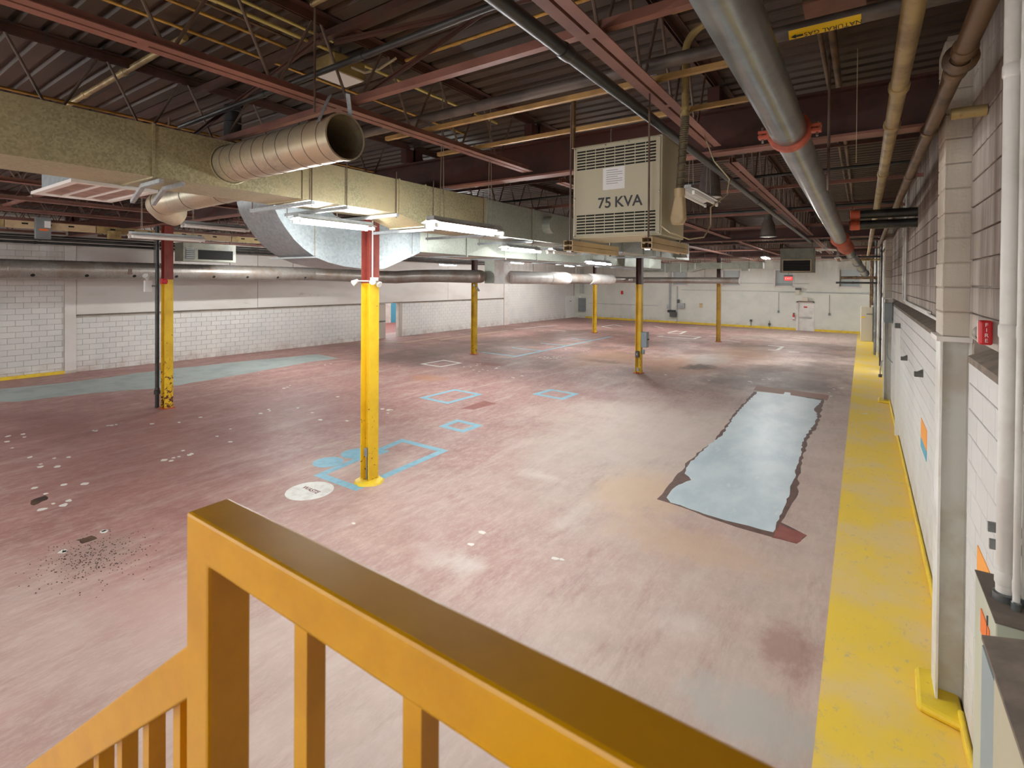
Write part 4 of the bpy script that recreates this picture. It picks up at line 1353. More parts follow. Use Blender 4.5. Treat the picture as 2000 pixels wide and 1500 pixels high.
# loose cords beside it
cd = [PX(1290, 440, -1.27), PX(1310, 455, -1.1), PX(1345, 467, -1.05), PX(1375, 463, -1.05), PX(1388, 440, -1.05), PX(1388, 405, -1.05), PX(1420, 380, -1.0), PX(1425, 350, -1.0), PX(1395, 315, -1.1), PX(1375, 262, -1.3)]
MB().tube([tuple(p) for p in cd], .006, 6).build('loose_cord', CORD, label='cream cord looping down beside the transformer', cat='cord')
cd = [PX(1242, 5, -1.37), PX(1280, 190, -1.42), (-1.42, 3.92, 4.0)]

# ================================================================ pipes
def pipe(name, path, r_, m, label, cat='pipe', fits=(), fm=None, n=16, group=None):
    t_ = thing(name, tuple(Vector(path[0])), label, cat, group)
    MB().tube(path, r_, n).build('run', m, t_)
    for f_ in fits:
        y, k = f_
        c_ = Vector(path[0]).lerp(Vector(path[-1]), k) if y is None else Vector((path[0][0], y, path[0][2]))
        d = (Vector(path[-1]) - Vector(path[0])).normalized()
        MB().tube([c_ - d * .05, c_ - d * .03, c_ + d * .03, c_ + d * .05], [r_ * 1.12, r_ * 1.22, r_ * 1.22, r_ * 1.12], n).build('coupling', fm or m, t_)
    return t_


def along(u, v, d):
    return CAMPOS + _ray(u, v) * d


RP = .122
q0, q1 = along(1419, 0, 2.2), along(1640, 466, 10.2)
dv = (q1 - q0).normalized()
qs = q0 - dv * 7.0
bp = pipe('main_pipe', [qs, q1], RP, STEELPIPE, 'thick bare steel pipe running away along the right side', n=32)
qc = q0.lerp(q1, 0)
qc = q0 + dv * ((PX(1535, 238, q0.x).y - q0.y))
ex_, ez_ = dv.cross(Vector((0, 0, 1))).normalized(), Vector((0, 0, 1))
gc = MB().tube([qc - dv * .045, qc - dv * .04, qc + dv * .04, qc + dv * .045], [RP + .004, RP + .028, RP + .028, RP + .004], 32).build('grooved_coupling', COUPL, bp, label='orange red bolted coupling')
for s_ in (-1, 1):
    for dz in (-.018, .018):
        c_ = qc + ez_ * dz
        MB().bar(c_ + ex_ * s_ * (RP + .02), c_ + ex_ * s_ * (RP + .09), .07, .024).build('coupling_lug', COUPL, gc, bevel=.004)
    c_ = qc + ex_ * s_ * (RP + .062)
    MB().tube([c_ - ez_ * .06, c_ + ez_ * .06], .009, 8).build('bolt', CHROME, gc)
for k in (-.2, 4.2):
    c_ = qc + dv * k
    MB().tube([c_ - dv * .012, c_, c_ + dv * .012], [RP + .0005, RP + .003, RP + .0005], 32, False).build('weld_band', STEELPIPE, bp)
rd = thing('reducer_elbow', tuple(q1), 'orange red grooved reducer at the end of the thick pipe', 'pipe')
pe = along(1690, 535, 14.5)
q2 = q1 + dv * .12
d2_ = (pe - q2).normalized()
MB().tube([q1 + dv * .003, q1 + dv * .02, q1 + dv * .1, q1 + dv * .12], [RP + .01, RP + .04, RP + .04, RP + .012], 24).build('coupling_ring', COUPL, rd)
MB().tube([q2 + d2_ * .003, q2 + d2_ * .2, q2 + d2_ * .5, q2 + d2_ * .9, q2 + d2_ * 1.1], [RP + .005, RP + .03, RP - .005, RP + .035, RP + .02], 24).build('body', COUPL, rd)
MB().tube([q2 + Vector((.2, .1, .05)), (q2.x + .2, q2.y + .1, 5.66)], .01, 6).build('hanging_rod', ROD, rd)
MB().bar(q2 + Vector((.2, .1, .06)), q2 + Vector((.05, .1, .1)), .03, .01).build('hanger_strap', ROD, rd)
pipe('sloping_pipe', [q2 + d2_ * 1.105, pe], .088, STEELPIPE, 'steel pipe sloping down beyond the orange reducer', fits=((None, .2), (None, .5), (None, .75), (None, .97)), n=20)
pipe('black_pipe', [(-1.44, -6.8, 4.83), (-1.44, 19.6, 4.83)], .04, BLACKPIPE, 'black pipe under the first joist running away', fits=((2.62, 0), (9.2, 0)), fm=BLACKPIPE)
pipe('gold_pipe', [(.185, -6.8, 4.82), (.185, 31, 4.82)], .05, GOLDPIPE, 'yellowed pipe high beside the right wall', fits=((4.3, 0), (5.3, 0), (7.6, 0), (12, 0)), fm=GOLDPIPE)
dp = pipe('brown_pipe', [(.45, -6.8, 4.8), (.45, 22, 4.8)], .05, BROWNPIPE, 'browned pipe close to the right wall', fits=((3.75, 0), (4.1, 0), (5.6, 0), (7.8, 0), (11, 0)), fm=BROWNPIPE)
MB().lathe((.45, 3.9, 4.8), [(.055, -.03), (.085, -.02), (.085, .02), (.055, .03)], 20, 'y').build('flange', BROWNPIPE, dp)
MB().tube([(.5, 4.75, 4.7), (.69, 4.75, 4.7)], .04, 14).build('wall_stub', GOLDPIPE, dp)
gp = pipe('gas_pipe', [(-4.6, 3.74, 5.12), (.7, 3.74, 5.12)], .048, GREYPIPE, 'dusty gas pipe crossing above the transformer with a yellow label', fits=((None, .1),), n=20)
ax0, ax1 = PY(1540, 75, 3.7).x, PY(1682, 42, 3.7).x
mb = MB()
rr = .0495
ang = [R(a) for a in range(195, 301, 15)]
vs = [(x, 3.74 + rr * math.cos(a), 5.12 + rr * math.sin(a)) for x in (ax0, ax1) for a in ang]
k = len(ang)
mb._add(vs, [(i, i + 1, k + i + 1, k + i) for i in range(k - 1)], True)
lbn = mb.build('label_band', YSTICK, gp, label='yellow gas marker band')
n_ = Vector((0, math.cos(R(245)), math.sin(R(245))))
tm = Matrix.Translation(Vector(((ax0 + ax1) / 2 + .045, 3.74, 5.12)) + n_ * .0515) @ Matrix(((-1, 0, 0, 0), (0, -n_.z, n_.y, 0), (0, n_.y, n_.z, 0), (0, 0, 0, 1)))
text_mesh('NATURAL GAS', .044, INK, 'lettering', tm, lbn, .0004, 1.05, label='black words NATURAL GAS read upside down')
c_ = Vector((ax0 + .05, 3.74 + .0512 * math.cos(R(245)), 5.12 + .0512 * math.sin(R(245))))
T = Matrix.Translation(c_) @ Matrix.Rotation(R(180 - 25), 4, 'X')
mb = MB()
mb._add([T @ Vector(p) for p in ((-.04, 0, 0), (-.01, .018, 0), (-.01, .008, 0), (.03, .008, 0), (.03, -.008, 0), (-.01, -.008, 0), (-.01, -.018, 0))], [(0, 1, 2, 3, 4, 5, 6)])
mb.build('flow_arrow', INK, lbn)
pb = [PY(1652, 418, 10.7), PY(1652, 435, 10.7)]
for k, z in enumerate((4.625, 4.455)):
    t_ = pipe('branch_pipe', [(-.2, 10.2, z), (.694, 10.2, z)], .072, BLACKPIPE, 'black branch pipe between the thick pipe and the right wall, %s' % ('upper', 'lower')[k], n=18, group='black branch pipes')
    MB().lathe((-.19, 10.2, z), [(.074, 0), (.083, .01), (.083, .13), (.074, .14)], 20, 'x').build('grooved_coupling', COUPL, t_)
MB().tube([(.33, 6.5, 4.95), (.33, 9.6, 4.6)], .012, 6)
pipe('grey_conduit', [(-6.1, 2.5, 5.13), (.5, 2.5, 5.2)], .024, BLACKPIPE, 'slim dark conduit crossing over the second joist', 'conduit', fits=((None, .25), (None, .45)))
for k, (x, y0, y1, z, r_, m, nm) in enumerate(((-4.7, -6.5, 5.6, 5.58, .014, YCOND, 'yellow conduit under the deck, leftmost'), (-4.3, -6.5, 2.7, 5.58, .014, YCOND, 'yellow conduit under the deck, second'), (-4.16, -6.5, 2.6, 5.6, .011, BROWNPIPE, 'brown slim conduit under the deck'),
                                              (-3.98, -6.5, 5.4, 5.56, .017, M('pale_brass_conduit', (214, 196, 120), .35, .4), 'pale conduit of a pair under the deck, outer'), (-3.86, -6.5, 2.8, 5.585, .014, M('pale_brass_conduit_b', (214, 196, 120), .35, .4), 'pale conduit of a pair under the deck, inner'),
                                              (-.23, 4.2, 20, 5.56, .03, BROWNPIPE, 'brown pipe under the deck near the right wall'), (-.32, 4.2, 20, 5.58, .02, BROWNPIPE, 'slim brown pipe beside it under the deck'), (-6.4, .2, 5.4, 5.2, .014, YCOND, 'yellow conduit just above the main duct'), (-2.3, -6.5, 3.2, 5.6, .014, YCOND, 'yellow conduit between the first two joists'))):
    pipe('ceiling_conduit', [(x, y0, z), (x, y1, z)], r_, m, nm, 'conduit', n=10, fits=((y0 + (y1 - y0) * .7, 0),), group='conduits under the roof deck')
for k, (x0, x1, y, z, r_, m, nm) in enumerate(((-8.5, -4.9, 2.05, 5.6, .03, GOLDPIPE, 'thick golden conduit across the deck at the left'), (-3.6, -1.5, 3.42, 5.58, .015, YCOND, 'yellow conduit across the deck between the joists, nearer'), (-3.6, -.4, 3.85, 5.58, .014, YCOND, 'yellow conduit across the deck between the joists, farther'),
                                              (-1.3, .6, 3.2, 5.6, .013, YCOND, 'yellow conduit across the deck at the right'), (-1.25, .6, 4.0, 5.6, .013, YCOND, 'yellow conduit behind the thick pipe'), (-3.5, -1.6, 2.35, 5.6, .02, GOLDPIPE, 'golden conduit across the deck behind the cross brace'),
                                              (-22, .5, 8.2, 5.045, .022, BLACKPIPE, 'dark sprinkler pipe beyond the nearest girder'), (-22, .6, 12.2, 5.053, .03, BLACKPIPE, 'dark sprinkler main beyond the nearest girder'), (-22, .6, 16.2, 5.053, .03, OXIDE, 'red brown sprinkler pipe before the second girder'), (-22, .6, 22.0, 5.053, .03, BLACKPIPE, 'dark sprinkler pipe beyond the second girder'), (-22, .6, 27.6, 5.058, .035, BLACKPIPE, 'dark sprinkler pipe far down the hall'), (-22, .6, 33.2, 5.07, .05, OXDARK, 'dark red pipe before the far wall'))):
    pipe('cross_pipe', [(x0, y, z), (x1, y, z)], r_, m, nm, 'pipe', n=10, fits=((None, .3), (None, .62)), group='pipes across the hall')

# ================================================================ ceiling boxes, heaters, rods
def boxat(name, x0, x1, y0, y1, z0, z1, m, label, cat, bevel=.006, **kw):
    t_ = thing(name, ((x0 + x1) / 2, (y0 + y1) / 2, z0), label, cat, **kw)
    MB().box(x0, x1, y0, y1, z0, z1).build('body', m, t_, bevel=bevel)
    return t_


jb = boxat('ceiling_box', -4.2, -3.92, 2.86, 3.2, 5.38, 5.54, GOLDPIPE, 'brass coloured junction box with a white underside at the second joist', 'junction box')
MB().box(-4.19, -3.93, 2.87, 3.19, 5.374, 5.38).build('cover', WSTICK, jb)
MB().tube([(-4.06, 3.03, 5.54), (-4.06, 3.03, 5.665)], .012, 6).build('stem', ROD, jb)
MB().tube([tuple(p) for p in ((-3.92, 3.05, 5.46), (-3.8, 3.1, 5.4), (-3.72, 3.2, 5.45), (-3.6, 3.3, 5.56))], .012, 8).build('flexible_whip', CORD, jb)
a, b = PZ(1575, 45, 5.3), PZ(1692, 20, 5.3)
jb = boxat('ceiling_box', a.x, b.x, a.y - .3, a.y + .02, 5.3, 5.6, BROWNPIPE, 'brown junction box at the top right above the gas pipe', 'junction box')
MB().box(a.x, b.x, a.y - .3, a.y + .02, 5.292, 5.3).build('cover', PINKCH, jb)
MB().tube([(b.x - .1, a.y - .15, 5.6), (b.x - .1, a.y - .15, 5.665)], .012, 6).build('stem', ROD, jb)
vp = thing('roof_vent_pipe', (-6.57, 3.3, 4.95), 'black round vent pipe coming through the roof above the duct', 'pipe')
MB().tube([(-6.57, 3.3, 5.66), (-6.57, 3.3, 5.2), (-6.6, 3.3, 5.1), (-6.7, 3.28, 5.02), (-6.95, 3.24, 4.97)], .1, 24).build('flue', BLACKPIPE, vp)
for z in (5.6, 5.45, 5.22):
    MB().lathe((-6.57, 3.3, z), [(.101, -.012), (.112, 0), (.101, .012)], 24).build('collar', BLACKPIPE, vp)


def heater(name, x0, x1, y0, y1, z0, z1, label, face, zs):
    t_ = thing(name, ((x0 + x1) / 2, (y0 + y1) / 2, z0), label, 'heater', 'hanging unit heaters')
    if face == 'y':
        MB().box(x0, x1, y0 + .03, y1, z0, z1).build('casing', HEATER, t_, bevel=.01)
        g0, g1 = z0 + .05, z0 + (z1 - z0) * zs
        MB().box(x0 + .1, x1 - .1, y0 + .024, y0 + .03, g0, g1).build('dark_opening', DARK, t_)
        MB().ring([(x0 + .07, g0 - .03), (x1 - .07, g0 - .03), (x1 - .07, g1 + .03), (x0 + .07, g1 + .03)], [(x0 + .1, g0), (x1 - .1, g0), (x1 - .1, g1), (x0 + .1, g1)], 0, .03)
        f_ = MB().ring([(x0 + .07, g0 - .03), (x1 - .07, g0 - .03), (x1 - .07, g1 + .03), (x0 + .07, g1 + .03)], [(x0 + .1, g0), (x1 - .1, g0), (x1 - .1, g1), (x0 + .1, g1)], 0, .03)
        f_.v = [(a, y0 + c, b) for a, b, c in f_.v]
        f_.build('grille_frame', BEIGECH, t_)
        for k in range(7):
            z = g0 + (k + .5) * (g1 - g0) / 7
            MB().box(x0 + .1, x1 - .1, y0 + .005, y0 + .02, z - .004, z + .004).build('louvre', DGREY, t_)
    else:
        MB().box(x0, x1 - .03, y0, y1, z0, z1).build('casing', HEATER, t_, bevel=.01)
        MB().box(x1 - .03, x1 - .024, y0 + .5, y1 - .12, z0 + .08, z1 - .25).build('dark_opening', DARK, t_)
        MB().box(x1 - .03, x1 - .02, y0 + .08, y0 + .38, z0 + .08, z1 - .25).build('grille', DGREY, t_)
        for k in range(6):
            MB().box(x1 - .02, x1, y0 + .1, y0 + .36, z0 + .12 + k * .07, z0 + .135 + k * .07).build('louvre', LGREY, t_)
    for x in (x0 + .08, x1 - .08):
        MB().tube([(x, (y0 + y1) / 2, z1), (x, (y0 + y1) / 2, 4.98)], .01, 6).build('hanging_rod', ROD, t_)
    return t_


heater('unit_heater', -2.4, -1.38, 20, 20.8, 3.84, 4.68, 'grey unit heater with a dark grille hanging down the right side', 'y', .5)
heater('unit_heater', -20.7, -20.0, 8.33, 10.2, 4.1, 4.78, 'grey unit heater with dark openings hanging behind the chipped column', 'x', 1)

# busway with its switches
bw = thing('busway', (-17.2, 8, 4.72), 'tan busway rail with punched covers hanging along the left side', 'busway')
xb_ = -17.2
for k in range(12):
    y = -4 + k * 1.8
    MB().box(xb_ - .05, xb_ + .05, y, y + 1.78, 4.7, 4.88).build('rail_section', GOLDPIPE if k % 2 else BEIGECH, bw)
    for q in range(3):
        MB().box(xb_ + .05, xb_ + .053, y + .3 + q * .45, y + .42 + q * .45, 4.8, 4.84).build('punched_cover', DARK, bw)
    MB().tube([(xb_, y + .1, 4.9), (xb_, y + .1, 4.98)], .008, 6).build('hanging_rod', ROD, bw)
p0, p1 = PX(70, 424, xb_ + .2), PX(100, 467, xb_ + .2)
sw = boxat('disconnect_switch', xb_ + .06, xb_ + .2, p0.y, p1.y, p1.z, p0.z, GREYBOX, 'grey disconnect box with an orange strip hanging on the busway', 'switch box')
MB().box(xb_ + .2, xb_ + .202, p0.y + (p1.y - p0.y) * .55, p1.y - .01, p1.z + .28, p0.z - .08).build('white_label', WSTICK, sw)
MB().box(xb_ + .2, xb_ + .203, p0.y + .06, p1.y - .05, p1.z + .2, p1.z + .25).build('orange_strip', ORANGE, sw)
p0, p1 = PX(211, 450, xb_ + .15), PX(237, 468, xb_ + .15)
boxat('plug_in_box', xb_ + .06, xb_ + .15, p0.y, p1.y, p1.z, p0.z, GOLDPIPE, 'tan plug in box below the busway', 'switch box')
for k, (z, r_, x) in enumerate(((4.72, .05, -21.9), (4.83, .03, -22.15), (4.62, .045, -22.4))):
    pipe('sprinkler_pipe', [(x, -5, z), (x, 30, z)], r_, BLACKPIPE, 'black sprinkler pipe along the left wall, %s' % ('middle', 'upper', 'lowest')[k], fits=((4.9, 0), (8.3, 0), (12, 0), (15, 0)), fm=BLACKPIPE, n=10, group='sprinkler pipes along the left wall')

# long rods and cords hanging from the roof
for k, (u0, v0, v1, y, r_, m, lab) in enumerate(((330, 110, 248, None, .009, ROD, 'rod from the second joist to the duct'), (615, 40, 240, None, .009, ROD, 'rod from the deck behind the open round duct'), (1620, 180, 372, 5.6, .012, ROD, 'rod hanging before the girder near the thick pipe'), (1674, 175, 318, 5.7, .003, CORD, 'thin cord hanging before the girder'), (866, 300, 380, 5.6, .006, ROD, 'rod hanging before the girder over the duct'))):
    if y is None:
        x = -5.19 if u0 == 330 else -3.62
        p0, p1 = PX(u0, v0, x), PX(u0, v1, x)
        p1 = Vector((p0.x, p0.y, 4.875 if u0 == 330 else 4.83))
        p0 = Vector((p0.x, p0.y, 4.95 if u0 == 330 else 5.66))
    else:
        p0 = PY(u0, v0, y)
        p1 = PY(u0, v1, y)
        p1 = Vector((p0.x, y, p1.z))
        p0 = Vector((p0.x, y, 5.665))
    MB().tube([p0, p1], r_, 6).build('hanging_rod', m, label=lab, cat='rod', group='loose hanging rods')

# ================================================================ things fixed to the columns
def lamp_heads(name, at, label, m, heads):
    t_ = thing(name, at, label, 'lamp')
    for h in heads:
        c_, d = Vector(at) + Vector(h[0]), Vector(h[1]).normalized()
        MB().tube([c_ - d * .06, c_ - d * .05, c_, c_ + d * .045, c_ + d * .055], [.018, .03, .042, .056, .05], 14).build('lamp_head', m, t_)
    return t_


e1 = lamp_heads('emergency_light', (-6.99, 5.7, 3.47), 'white emergency lamp heads strapped round the nearest column', WHITEP, [((-.18, -.03, -.02), (-.7, -.5, -.5)), ((.2, .02, .0), (.7, -.5, -.3)), ((.17, .16, -.04), (.9, .1, -.5))])
MB().bar((-7.17, 5.68, 3.47), (-6.85, 5.68, 3.47), .03, .02).build('strap', WHITEP, e1)
MB().lathe((-6.815, 5.78, 3.5), [(.0, -.03), (.07, -.03), (.07, .03), (0, .03)], 16).build('round_box', WHITEP, e1)
MB().tube([(-6.86, 5.78, 3.53), (-6.86, 5.78, 4.88)], .012, 8).build('conduit', WHITEP, e1)
mt = thing('column_conduit', (-7.0, 5.74, 0), 'short grey conduit with a box in the web of the nearest column', 'conduit')
MB().tube([(-6.98, 5.78, .06), (-6.98, 5.78, .46)], .014, 8).build('conduit', GREYBOX, mt)
MB().box(-7.02, -6.94, 5.755, 5.8, .46, .6).build('box', GREYBOX, mt)
bpp = pipe('downpipe', [(-15.6, 5.86, 0.003), (-15.6, 5.86, 4.88)], .048, BLACKPIPE, 'black downpipe standing against the chipped yellow column', fits=((None, .1), (None, .78)), n=16)
MB().lathe((-15.6, 5.86, .42), [(.05, -.06), (.075, -.05), (.075, .05), (.05, .06)], 16).build('cleanout', BLACKPIPE, bpp)
eb = boxat('emergency_light', -15.76, -15.68, 5.6, 5.78, 3.12, 3.42, WSTICK, 'white emergency light box with one lamp head left of the chipped column', 'lamp')
MB().box(-15.74, -15.46, 5.76, 5.79, 3.25, 3.3).build('bracket', DGREY, eb)
MB().tube([(-15.71, 5.68, 3.42), (-15.7, 5.66, 3.5), (-15.65, 5.6, 3.55)], [.02, .05, .07], 14).build('lamp_head', LWHITE, eb)
rb_ = boxat('fire_horn', -15.22, -15.08, 5.78, 5.9, 3.33, 3.47, FIRERED, 'red fire horn on the chipped yellow column', 'alarm')
MB().lathe((-15.06, 5.84, 3.4), [(.045, -.03), (.06, .02), (.05, .03), (0, .02)], 16, 'x').build('horn', FIRERED, rb_)
e3 = lamp_heads('emergency_light', (-14.93, 18.62, 3.2), 'small lamp heads on the stained yellow column', LGREY, [((0, -.04, .06), (.3, -.9, -.2)), ((.12, 0, -.06), (.9, -.3, -.4)), ((.2, .02, -.16), (.6, -.3, -.8))])
MB().bar((-15.0, 18.64, 3.3), (-14.7, 18.63, 3.0), .02, .02).build('bracket', DGREY, e3)
s1 = boxat('switch_box', -6.88, -6.66, 18.6, 18.84, 1.0, 1.58, BLUEGREY, 'blue grey switch box on the side of the middle column', 'switch box', .012)
MB().tube([(-6.66, 18.72, 1.3), (-6.6, 18.7, 1.32)], .02, 8).build('handle', DGREY, s1)
s2 = boxat('plug_socket', -6.89, -6.77, 18.66, 18.76, .74, .92, BLUEGREY, 'round blue grey plug socket below the switch box', 'socket', .03)
s3 = boxat('push_button_box', -7.07, -6.94, 18.52, 18.6, .62, .86, DGREY, 'dark push button box on the middle column', 'switch box')
MB().box(-7.02, -6.99, 18.51, 18.52, .7, .78).build('button', LGREY, s3)
s4 = boxat('outlet_box', -7.03, -6.93, 18.53, 18.6, .1, .22, LGREY, 'pale outlet box low on the middle column', 'socket')
MB().tube([(-6.99, 18.57, .22), (-6.99, 18.57, .62)], .01, 6).build('conduit', DGREY, s4)

# ================================================================ right wall fittings
fb = thing('fire_alarm', (.62, 4.3, 3.13), 'red FIRE horn strobe on the right wall above the slot', 'alarm')
MB().box(.6, .692, 4.27, 4.34, 3.13, 3.27).build('back_box', LWALLPL, fb)
hb = MB().box(.592, .655, 4.2, 4.27, 3.125, 3.275).build('horn_box', FIRERED, fb, bevel=.012)
MB().lathe((.64, 4.42, 3.18), [(.05, -.07), (.055, 0), (.035, .05), (0, .06)], 16, 'y').build('strobe_lens', GLASS, fb)
text_mesh('F\nI\nR\nE', .032, WSTICK, 'lettering', Matrix.Translation((.624, 4.199, 3.2)) @ Matrix.Rotation(R(90), 4, 'X'), hb, .0005, label='white vertical word FIRE')
c1_ = thing('cable_cabinet', (.57, 2.98, .6), 'grey green electrical cabinet on the right wall with orange stickers', 'cabinet')
MB().box(.45, .695, 2.76, 3.2, .6, 2.15).build('casing', PANELG, c1_, bevel=.006)
MB().box(.448, .695, 2.755, 3.205, 2.15, 2.156).build('dusty_top', DUSTTOP, c1_)
MB().box(.445, .45, 2.9, 2.905, .65, 2.1).build('door_seam', DGREY, c1_)
MB().box(.446, .4495, 2.86, 3.04, 1.96, 2.06).build('orange_sticker', ORANGE, c1_)
MB().box(.446, .4495, 2.83, 2.97, 1.55, 1.68).build('white_sticker', WSTICK, c1_)
MB().box(.4455, .446, 2.83, 2.97, 1.65, 1.68).build('sticker_band', ORANGE, c1_)
c2_ = thing('meter_cabinet', (.53, 2.3, .4), 'beige meter cabinet with a dusty sloping lid at the bottom right', 'cabinet')
a = PX(1917, 1237, .37)
y_ = a.y
MB().box(.4, .695, 1.7, y_ - .03, .4, a.z - .02).build('casing', OLIVE, c2_, bevel=.006)
MB().prism([(.37, a.z - .02), (.695, a.z + .06), (.695, a.z + .075), (.37, a.z - .005)], 'y', 1.68, y_).build('lid', DUSTTOP, c2_)
MB().box(.41, .695, y_ - .03, 2.752, .62, 2.05).build('side_box', BLUEGREY, c2_)
rz_ = 2.156
for k, (x, y, r_, lab) in enumerate(((.51, 2.97, .029, 'thick white riser pipe above the electrical cabinet'), (.535, 2.905, .012, 'slim white riser conduit beside the thick one, first'), (.57, 2.95, .013, 'slim white riser conduit beside the thick one, second'), (.61, 2.9, .015, 'slim white riser conduit close to the wall'))):
    t_ = pipe('riser_pipe', [(x, y, rz_), (x, y, 4.73 if k == 0 else 5.66)], r_, WHITEP, lab, n=20, group='white risers on the right wall')
    for z in (2.25, 3.3, 4.4):
        MB().lathe((x, y, z), [(r_, -.03), (r_ * 1.15, -.02), (r_ * 1.15, .02), (r_, .03)], 20).build('coupling', WHITEP, t_)
    MB().lathe((x, y, rz_), [(r_ * 1.35, 0), (r_ * 1.35, .03), (r_, .035)], 16).build('lock_nut', STEELPIPE, t_)
for y, z in ((3.16, 2.42), (3.12, 2.36)):
    MB().box(.47, .69, y - .1, y - .08, z - .02, z + .02).build('pipe_strap', STEELPIPE, label='pressed steel strap holding the white risers, %s' % ('upper' if z > 2.4 else 'lower'), cat='strap', group='pipe straps')
w1 = [PX(1763, 440, .67), PX(1766, 600, .67)]
y_ = 12.9
t_ = thing('wall_conduit', (.67, y_, 3.0), 'pair of white conduits bending along the right wall above the slot', 'conduit')
for k, dy in enumerate((0, -.6)):
    zz = 3.16 - k * .03
    MB().tube([(.67, y_ + dy, 5.6), (.67, y_ + dy, zz + .2), (.67, y_ + dy - .1, zz + .06), (.67, y_ + dy - .3, zz), (.67, 8.0 - k, zz - .02)], .02, 10).build('conduit', WHITEP, t_)
for z in (3.6, 4.5):
    MB().lathe((.67, y_, z), [(.02, -.04), (.027, -.03), (.027, .03), (.02, .04)], 10).build('coupling', WHITEP, t_)
a, b = PX(1800, 807, .694), PX(1811, 893, .694)
ps_ = thing('wall_poster', (.694, 8.75, 1.2), 'orange and blue poster strip on the right wall', 'poster')
MB().box(.69, .697, 8.36, 9.12, 1.36, 1.62).build('orange_field', ORANGEP, ps_)
MB().box(.69, .697, 8.36, 9.12, 1.22, 1.36).build('blue_field', CYANP, ps_)
MB().box(.69, .697, 4.45, 4.86, 1.42, 1.64).build('wall_poster', ORANGEP, label='orange sign on the right wall above the cabinet', cat='poster')
for k, (y, z) in enumerate(((9.0, 2.25), (12.0, 2.1))):
    MB().box(.6, .7, y - .06, y + .06, z - .04, z + .02).prism([(.6, z), (.7, z), (.7, z + .06)], 'y', y - .05, y + .05).build('wall_bracket', DGREY, label='dark steel bracket on the right wall, %s' % ('nearer', 'farther')[k], cat='bracket', group='wall brackets')
t_ = thing('wall_downpipe', (.66, 14.4, 0), 'white square downpipe on the right wall beyond the nearest pilaster', 'pipe')
MB().box(.62, .7, 14.2, 14.32, .1, 2.5).build('shaft', LWHITE, t_)
MB().box(.6, .7, 14.15, 14.38, 2.5, 2.6).build('head', DGREY, t_)

# ---------------------------------------------------------------- far right corner
cb = thing('tall_cabinet', (.2, 37.4, 0), 'tall cream cabinet with a yellow sticker in the far right corner', 'cabinet')
MB().box(-.1, .52, 37.1, 37.9, .003, 2.08).build('casing', CABINET, cb, bevel=.03)
MB().box(.2, .5, 37.08, 37.1, 1.62, 1.66).build('handle_slot', DGREY, cb)
MB().box(-.06, .12, 37.085, 37.1, 1.4, 1.48).build('sticker', YSTICK, cb)
MB().box(.53, .66, 36.6, 37.9, .003, 2.3).build('filter_housing', DGREY, label='dark grey housing between the cream cabinet and the wall', cat='cabinet')
for k, (x, y, r_, z0, z1, m) in enumerate(((.42, 33.5, .05, 2.3, 5.66, BROWNPIPE), (.5, 30.4, .05, .003, 5.66, STEELPIPE), (.6, 29.6, .035, .003, 5.66, WHITEP), (.36, 35.5, .04, 2.1, 5.66, BROWNPIPE), (.63, 26.5, .035, .003, 5.66, BLACKPIPE), (-.1, 32.8, .03, 3.9, 5.66, GOLDPIPE), (.1, 32.8, .03, 3.9, 5.66, GOLDPIPE), (.62, 22.3, .03, .2, 4.6, WHITEP))):
    pipe('corner_pipe', [(x, y, z0), (x, y, z1)], r_, m, 'upright pipe in the far right pipe cluster, %s from the left wall side' % NTH[k], n=10, fits=((None, .2), (None, .6)), group='far right pipe cluster')
for k, (z, y, x0, r_, m) in enumerate(((3.75, 30.2, -.9, .07, BROWNPIPE), (3.5, 29.8, -1.1, .05, BLACKPIPE), (4.65, 27.5, -1.6, .045, BLACKPIPE), (4.5, 26.8, -.5, .045, GOLDPIPE))):
    pipe('corner_pipe', [(x0, y, z), (.66, y, z)], r_, m, 'level pipe in the far right pipe cluster, %s' % ('thick brown', 'dark lower', 'dark upper', 'yellowed')[k], n=10, fits=((None, .4),), group='far right pipe cluster')
sb_ = boxat('wall_switch', .5, .68, 17.5, 17.9, 2.4, 2.95, GREYBOX, 'grey switch box before the second pilaster', 'switch box')
MB().tube([(.58, 17.7, 2.4), (.58, 17.7, 1.5), (.6, 17.6, 1.42), (.66, 16.8, 1.4)], .012, 8).build('conduit', GREYBOX, sb_)
vs_ = thing('valve', (.52, 21.5, .3), 'small dark drain valve low on the right wall', 'valve')
MB().tube([(.7, 21.5, .9), (.55, 21.5, .82), (.52, 21.5, .5), (.52, 21.5, .35)], .022, 8).build('pipe', LGREY, vs_)
MB().lathe((.52, 21.5, .33), [(0, -.06), (.05, -.05), (.05, .05), (0, .06)], 12).build('body', DGREY, vs_)

# ---------------------------------------------------------------- far wall fittings
es = thing('exit_sign', tuple(PY(1540, 543, 30)), 'red lit exit sign below the hanging heater', 'sign')
p = PY(1540, 543, 30)
MB().box(p.x - .2, p.x + .2, 29.95, 30.05, p.z - .14, p.z + .16).build('housing', DGREY, es)
MB().box(p.x - .18, p.x + .18, 29.945, 29.95, p.z - .12, p.z + .06).build('face', EXITRED, es)
text_mesh('EXIT', .15, WSTICK, 'lettering', Matrix.Translation((p.x, 29.944, p.z - .03)) @ Matrix.Rotation(R(90), 4, 'X'), es, .0005)
MB().tube([(p.x, 30, p.z + .16), (p.x, 30, 5.662)], .012, 6).build('stem', ROD, es)


def wall_box(name, u0, v0, u1, v1, d, m, label, cat):
    a, b = PF(u0, v0, .02), PF(u1, v1, .02)
    x0, x1 = a.x, b.x
    y = YF(x1) - .002
    t_ = thing(name, ((x0 + x1) / 2, y - d / 2, b.z), label, cat)
    MB().box(x0, x1, y - d, y, b.z, a.z).build('body', m, t_)
    return t_, x0, x1, y


